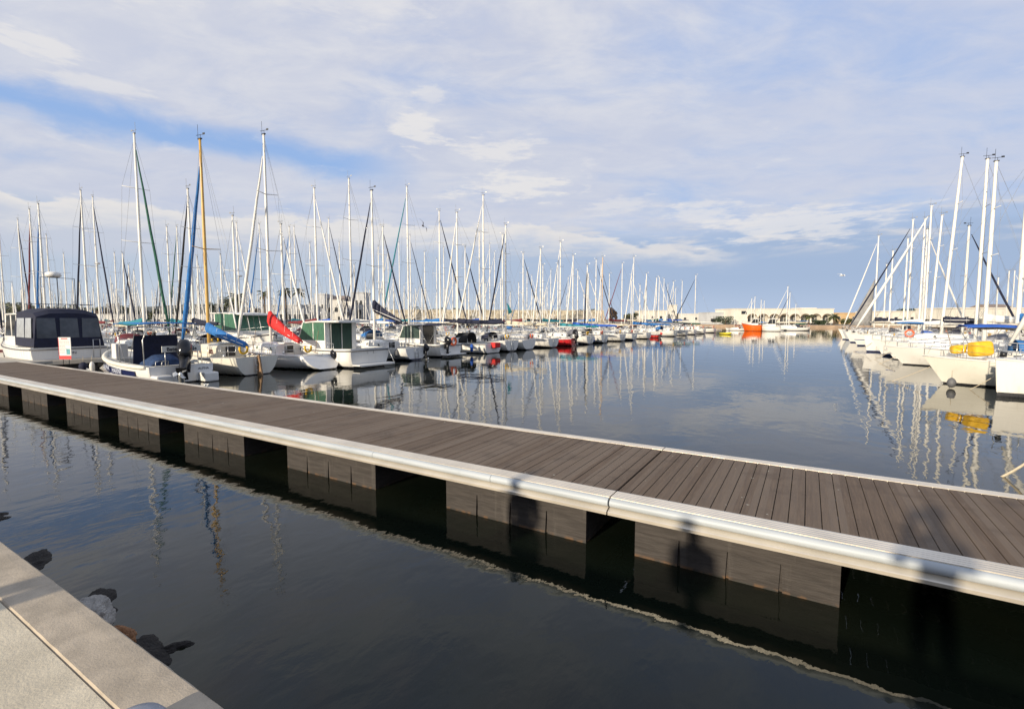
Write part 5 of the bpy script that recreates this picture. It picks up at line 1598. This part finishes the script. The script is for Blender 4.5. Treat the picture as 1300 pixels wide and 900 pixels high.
block('cream gable house between the stepped house and the pillared tower', 438, 447, 384, 150, 6, STUW, [(.5, .4, 1.0, 1.4)])
block('grey pillared tower block behind the masts, middle left', 449, 463, 372, 155, 7, STUG, [(.3, .62, 1.0, 1.6), (.7, .62, 1.0, 1.6), (.5, .2, 1.6, 3.0)], name='tower')
block('long low grey pavilion under the palms', 333, 399, 388, 148, 6, STUG, [(.05 + .1 * i, .3, 1.5, 1.7) for i in range(10)], name='pavilion')
block('low white houses far left behind the masts', 96, 160, 400, 150, 8, STUW, [(.1 + .13 * i, .3, 1.2, 1.0) for i in range(7)])
block('low terrace of pale houses behind the yellow mast', 196, 282, 400, 158, 8, STUW, [(.06 + .1 * i, .3, 1.2, 1.0) for i in range(9)])

# long rough stone breakwater with a parapet
STONE = mat('rough_stone', (.50, .43, .31), .95, var=.45, scale=1.1, bump=.15, bscale=2.5)
def breakwater(label, pxa, pxb, depth, hz, seed):
    a = at_depth(pxa, HZ, depth); b = at_depth(pxb, HZ, depth + 12); a.z = b.z = 0
    d = (b - a); ln = d.length; u = d.normalized(); nv = Vector((-u.y, u.x, 0))
    m = MB(); rings = []; n = int(ln / .9)
    for i in range(n + 1):
        p = a + u * (ln * i / n); ring = []
        for j, (dy, z) in enumerate(((-4.2, 0), (-3.2, hz * .3), (-2.2, hz * .55), (-1.3, hz * .8), (-.9, hz), (1.2, hz), (1.6, hz * .5), (2.4, 0))):
            r = mnoise.noise(Vector((i * .9, j * 1.7, seed))) * (.75 if 0 < j < 4 else .12)
            ring.append(p + nv * (dy + r * .6) + Vector((0, 0, z + r * .7 * (j > 0))))
        rings.append(ring)
    m.loft(rings, closed=False, caps=True, sm=False)
    return tag(m.build('breakwater', STONE), label, 'sea wall')
breakwater('long beige stone breakwater behind the middle masts', 478, 765, 146, 5.6, 2)

# trees and palms
LEAF = [mat('foliage_' + n_, c, .75, var=.45, scale=.9) for n_, c in (('olive', (.075, .085, .03)), ('dark', (.04, .06, .028)), ('brown', (.10, .06, .035)), ('pine', (.05, .07, .03)))]
BARK = mat('bark', (.14, .10, .07), .9, var=.3)
def tree(label, px, pyt, depth, wpx, k, seed, name='tree', base=.8, n=800):
    rnd = random.Random(seed); top = at_depth(px, pyt, depth); p = Vector((top.x, top.y, base)); Hh = top.z - base; W2 = wpx * depth / FPX / 2
    rt = thing(name, label, 'tree', p)
    m = MB(); m.tube([(0, 0, 0), (.1, .05, Hh * .3), (.0, .1, Hh * .75)], [.22, .16, .05], 6)
    for i in range(5):
        a = rnd.uniform(0, 6.28); m.tube([(.1, .05, Hh * .3), (W2 * .5 * math.cos(a), W2 * .5 * math.sin(a), Hh * .62)], [.1, .03], 5)
    m.build('trunk', BARK, rt)
    m = MB(); cl = [(rnd.uniform(-.72, .72) * W2, rnd.uniform(-.72, .72) * W2, Hh * rnd.uniform(.35, .84), rnd.uniform(.25, .5)) for i in range(11)]
    for i in range(n):
        c = rnd.choice(cl); r = c[3] * W2
        d = Vector((rnd.gauss(0, 1), rnd.gauss(0, 1), rnd.gauss(0, .8))).normalized() * (r * rnd.random() ** .4)
        q = Vector(c[:3]) + d; q.z = max(Hh * .12, min(Hh, q.z)); s_ = rnd.uniform(.16, .38) * max(.8, min(1.6, Hh / 5))
        u = Vector((rnd.gauss(0, 1), rnd.gauss(0, 1), rnd.gauss(0, 1))).normalized(); v = u.orthogonal().normalized()
        m.poly([q - u * s_, q + v * s_ * .6, q + u * s_, q - v * s_ * .6])
    m.build('crown', LEAF[k], rt, fix=False)
    return rt
def palm(label, px, pyt, depth, seed, fr=22, fl_=2.3, base=.8, name='palm_tree'):
    rnd = random.Random(seed); top = at_depth(px, pyt, depth); Hh = top.z - base - fl_ * .35
    rt = thing(name, label, 'palm', (top.x, top.y, base))
    m = MB(); m.tube([(0, 0, 0), (.08, 0, Hh * .5), (0, 0, Hh)], [.32, .24, .26], 8); m.build('trunk', BARK, rt)
    m = MB()
    for i in range(fr):
        a = 6.283 * i / fr + rnd.uniform(-.15, .15); e0 = rnd.uniform(-.5, 1.25); pts = []
        for t in (0, .25, .5, .75, 1):
            rr_ = fl_ * t * math.cos(e0 * (1 - .5 * t)); zz = fl_ * (t * math.sin(e0) - .62 * t * t)
            pts.append(Vector((rr_ * math.cos(a), rr_ * math.sin(a), Hh + zz)))
        sd = Vector((-math.sin(a), math.cos(a), 0))
        for t0, t1, w0, w1 in ((0, 1, .05, .30), (1, 2, .30, .36), (2, 3, .36, .26), (3, 4, .26, .02)):
            for s_ in (-1, 1): m.poly([pts[t0], pts[t1], pts[t1] + sd * s_ * w1 - Vector((0, 0, w1 * .5)), pts[t0] + sd * s_ * w0 - Vector((0, 0, w0 * .5))])
    m.build('crown', LEAF[0], rt, fix=False)
    return rt
palm('fan palm left of its neighbour, above the grey pavilion', 362, 365, 135, 1)
palm('fan palm right of its neighbour, above the grey pavilion', 378, 366, 137, 2)
palm('fan palm half hidden beside the white mast of the red-covered boat', 335, 369, 139, 3)
palm('broad bushy palm behind the yellow mast, left part of the clump', 291, 376, 128, 4, 30, 3.2)
palm('broad bushy palm behind the yellow mast, right part of the clump', 301, 372, 126, 5, 30, 3.4)
palm('young palm in front of the arcaded hall', 1027, 399, 168, 6, 20, 2.2)
palm('yellowish palm at the right corner of the arcaded hall', 1059, 398, 166, 7, 26, 2.6)
tree('dark rounded hedge tree in front of the arcaded hall', 1040, 407, 167, 20, 1, 8)
tree('dark green bush between the grey shed and the arcaded hall', 921, 402, 176, 30, 1, 9)
tree('reddish brown tree behind the far end of the left row', 778, 389, 182, 12, 2, 10)
tree('olive tree right of the reddish brown tree', 800, 394, 184, 18, 0, 11)
tree('dark tree left of the square cream tower', 842, 396, 192, 9, 1, 12)
tree('dark clipped hedge tree at the water left of the young palm', 1014, 408, 170, 18, 3, 14)
tree('dark green tree behind the pale shed roof', 905, 396, 200, 16, 1, 15)
tree('dark green tree between the white house and the pale shed', 893, 397, 200, 12, 3, 16)
tree('dark broad tree on the far right behind the long cream building', 1150, 392, 172, 26, 3, 17)
tree('olive bush below the ochre building', 1075, 405, 170, 16, 0, 13)
rnd = random.Random(9)
KIND = ['olive', 'dark green', 'brown', 'pine green']
trees = [(14, 386, 40), (30, 388, 26), (60, 389, 24), (90, 388, 22), (116, 387, 26), (137, 386, 22), (158, 389, 20), (180, 390, 20), (205, 390, 20), (226, 391, 18), (250, 390, 22), (275, 386, 20), (318, 388, 16), (492, 392, 22), (512, 393, 20), (533, 391, 26), (555, 394, 22), (572, 391, 18), (640, 396, 14), (700, 394, 14), (745, 394, 16)]
for i, (px, py, wp) in enumerate(trees):
    k = [3, 0, 1, 0, 3, 2, 1][i % 7]
    lab = '%s tree on the skyline behind the masts, %s' % (KIND[k], 'far left' if px < 100 else 'left' if px < 200 else 'behind the yellow mast' if px < 330 else 'behind the breakwater')
    o = tree(lab, px, py - 1, 172, wp * 1.5, k, 30 + i, n=700); o['group'] = 'trees on the skyline, ' + KIND[k] + (' a' if px < 100 else ' b' if px < 200 else ' c' if px < 330 else ' d')

# ================================================================== GULLS
def gull(label, px, py, depth, span, mt, roll=0.0, rz=0.0):
    p = at_depth(px, py, depth); rt = thing('seagull', label, 'gull', p, rz)
    m = MB(); n = 9; rings = []
    for i in range(n):
        t = i / (n - 1); x = lerp(-.5, .5, t) * span * .55; r = .055 * span * (math.sin(math.pi * min(1, t * .9 + .1)) ** .7) + .004
        rings.append([(x, r * math.cos(a), r * .9 * math.sin(a)) for a in [6.283 * k / 8 for k in range(8)]])
    m.loft(rings)
    for sg in (1, -1):
        W2 = span / 2
        for (a, b, c, d) in (((.10, 0, .02), (-.08, 0, .02), (-.07, .45, .14), (.09, .45, .15)), ((.09, .45, .15), (-.07, .45, .14), (-.16, 1, .05), (-.10, 1, .05))):
            L_ = [(q[0] * span, sg * q[1] * W2, q[2] * span) for q in (a, b, c, d)]
            m.slab(L_, .012 * span)
    b = m.build('body', mt, rt); rt.rotation_euler = (roll, 0, rz)
    q = MB(); q.tube([(span * .27, 0, 0), (span * .33, 0, -.01)], [.02 * span, .004], 5); q.build('beak', YELC, b)
gull('white gull gliding above the right-hand row', 1069, 350, 60, 1.2, WHITE, .3, R(40))
gull('dark gull banking above the middle masts', 537, 287, 45, 1.3, mat('gull_grey', (.12, .10, .10), .8, var=0), R(62), R(120))

# ================================================================== PEOPLE ON THE QUAY whose shadows fall on the walkway
SKIN = mat('skin', (.50, .31, .22), .55, var=.05); JACK = mat('dark_jacket', (.03, .035, .05), .85, var=.2); TROU = mat('dark_trousers', (.03, .03, .04), .85, var=.2); HAIR = mat('brown_hair', (.05, .03, .02), .7, var=.2)
def person(label, loc, rz, hgt, arms_up):
    rt = thing('person', label, 'person', loc, rz); s = hgt / 1.75
    V, E, Rr = [], [], []
    def ch(pts, root=None):
        prev = root
        for (x, y, z, r) in pts:
            V.append((x * s, y * s, z * s)); Rr.append(r * s)
            if prev is not None: E.append((prev, len(V) - 1))
            prev = len(V) - 1
        return prev
    pel = ch([(0, 0, .95, .155)]); ch_ = ch([(0, .0, 1.12, .145), (0, 0, 1.30, .165), (0, -.01, 1.42, .13)], pel)
    nk = ch([(0, .01, 1.50, .062), (0, .03, 1.56, .065), (0, .04, 1.63, .092), (0, .04, 1.70, .075)], ch_)
    for sg in (1, -1):
        ch([(sg * .09, 0, .86, .10), (sg * .105, .02, .50, .07), (sg * .11, -.02, .10, .045), (sg * .115, .03, .04, .045), (sg * .12, .16, .03, .04)], pel)
        if arms_up: arm = [(sg * .19, -.01, 1.40, .07), (sg * .27, .12, 1.20, .060), (sg * .13, .26, 1.46, .040), (sg * .10, .34, 1.56, .035)]
        else: arm = [(sg * .19, -.01, 1.40, .07), (sg * .215, -.01, 1.12, .055), (sg * .17, .10, .92, .038), (sg * .14, .13, .88, .035)]
        hd_ = ch(arm, ch_); hx, hy, hz_ = arm[-1][:3]
        for f in range(4):
            o_ = (f - 1.5) * .02
            ch([(hx, hy + .02 + o_ * .6, hz_ + (.03 if arms_up else -.05) , .0095), (hx - sg * .01, hy + .03 + o_, hz_ + (.06 if arms_up else -.10), .0085)], hd_)
        ch([(hx - sg * .035, hy + .02, hz_ + .005, .011), (hx - sg * .05, hy + .04, hz_ + .02, .009)], hd_)
    me = bpy.data.meshes.new('body'); me.from_pydata(V, E, []); o = bpy.data.objects.new('body', me); COL.objects.link(o); o.parent = rt
    sk = o.modifiers.new('skin', 'SKIN'); sk.use_smooth_shade = True
    for i, r in enumerate(Rr): me.skin_vertices[0].data[i].radius = (r, r)
    me.skin_vertices[0].data[0].use_root = True
    sb = o.modifiers.new('sub', 'SUBSURF'); sb.levels = sb.render_levels = 1
    me.materials.append(JACK)
    m = MB(); m.ell((0, .03 * s, 1.69 * s), (.10 * s, .115 * s, .11 * s), 12, 8); m.build('hair', HAIR, rt)
    m = MB(); m.ell((0, .10 * s, 1.625 * s), (.07 * s, .05 * s, .085 * s), 12, 8); m.ell((0, .15 * s, 1.62 * s), (.014 * s, .022 * s, .022 * s), 8, 6); m.build('face', SKIN, rt)
    if arms_up:
        m = MB(); m.box((0, .36 * s, 1.56 * s), (.15, .06, .10)); m.tube([(0, .38 * s, 1.555 * s), (0, .44 * s, 1.555 * s)], .038, 10); m.build('camera_body', BLACKP, rt)
def caster(px, py, zs, hz_):
    """where a head at height hz_ stands so that its shadow falls at the given spot"""
    q = level(px, py, zs); k = (hz_ - zs) / sun_to.z
    return q.x + sun_to.x * k, q.y + sun_to.y * k
x, y = caster(1188, 652, .70, 2.86)
person('person in dark jacket raising a camera, standing on the quay', (x, y, 1.16), R(10), 1.74, True)
x, y = caster(678, 606, .63, 2.80)
person('person in dark clothes standing on the quay, arms down, left of the photographer', (x, y, 1.16), R(5), 1.68, False)
x, y = caster(872, 668, .58, 2.86)
person('person in dark clothes standing behind the photographer', (x, y, 1.16), R(0), 1.74, False)
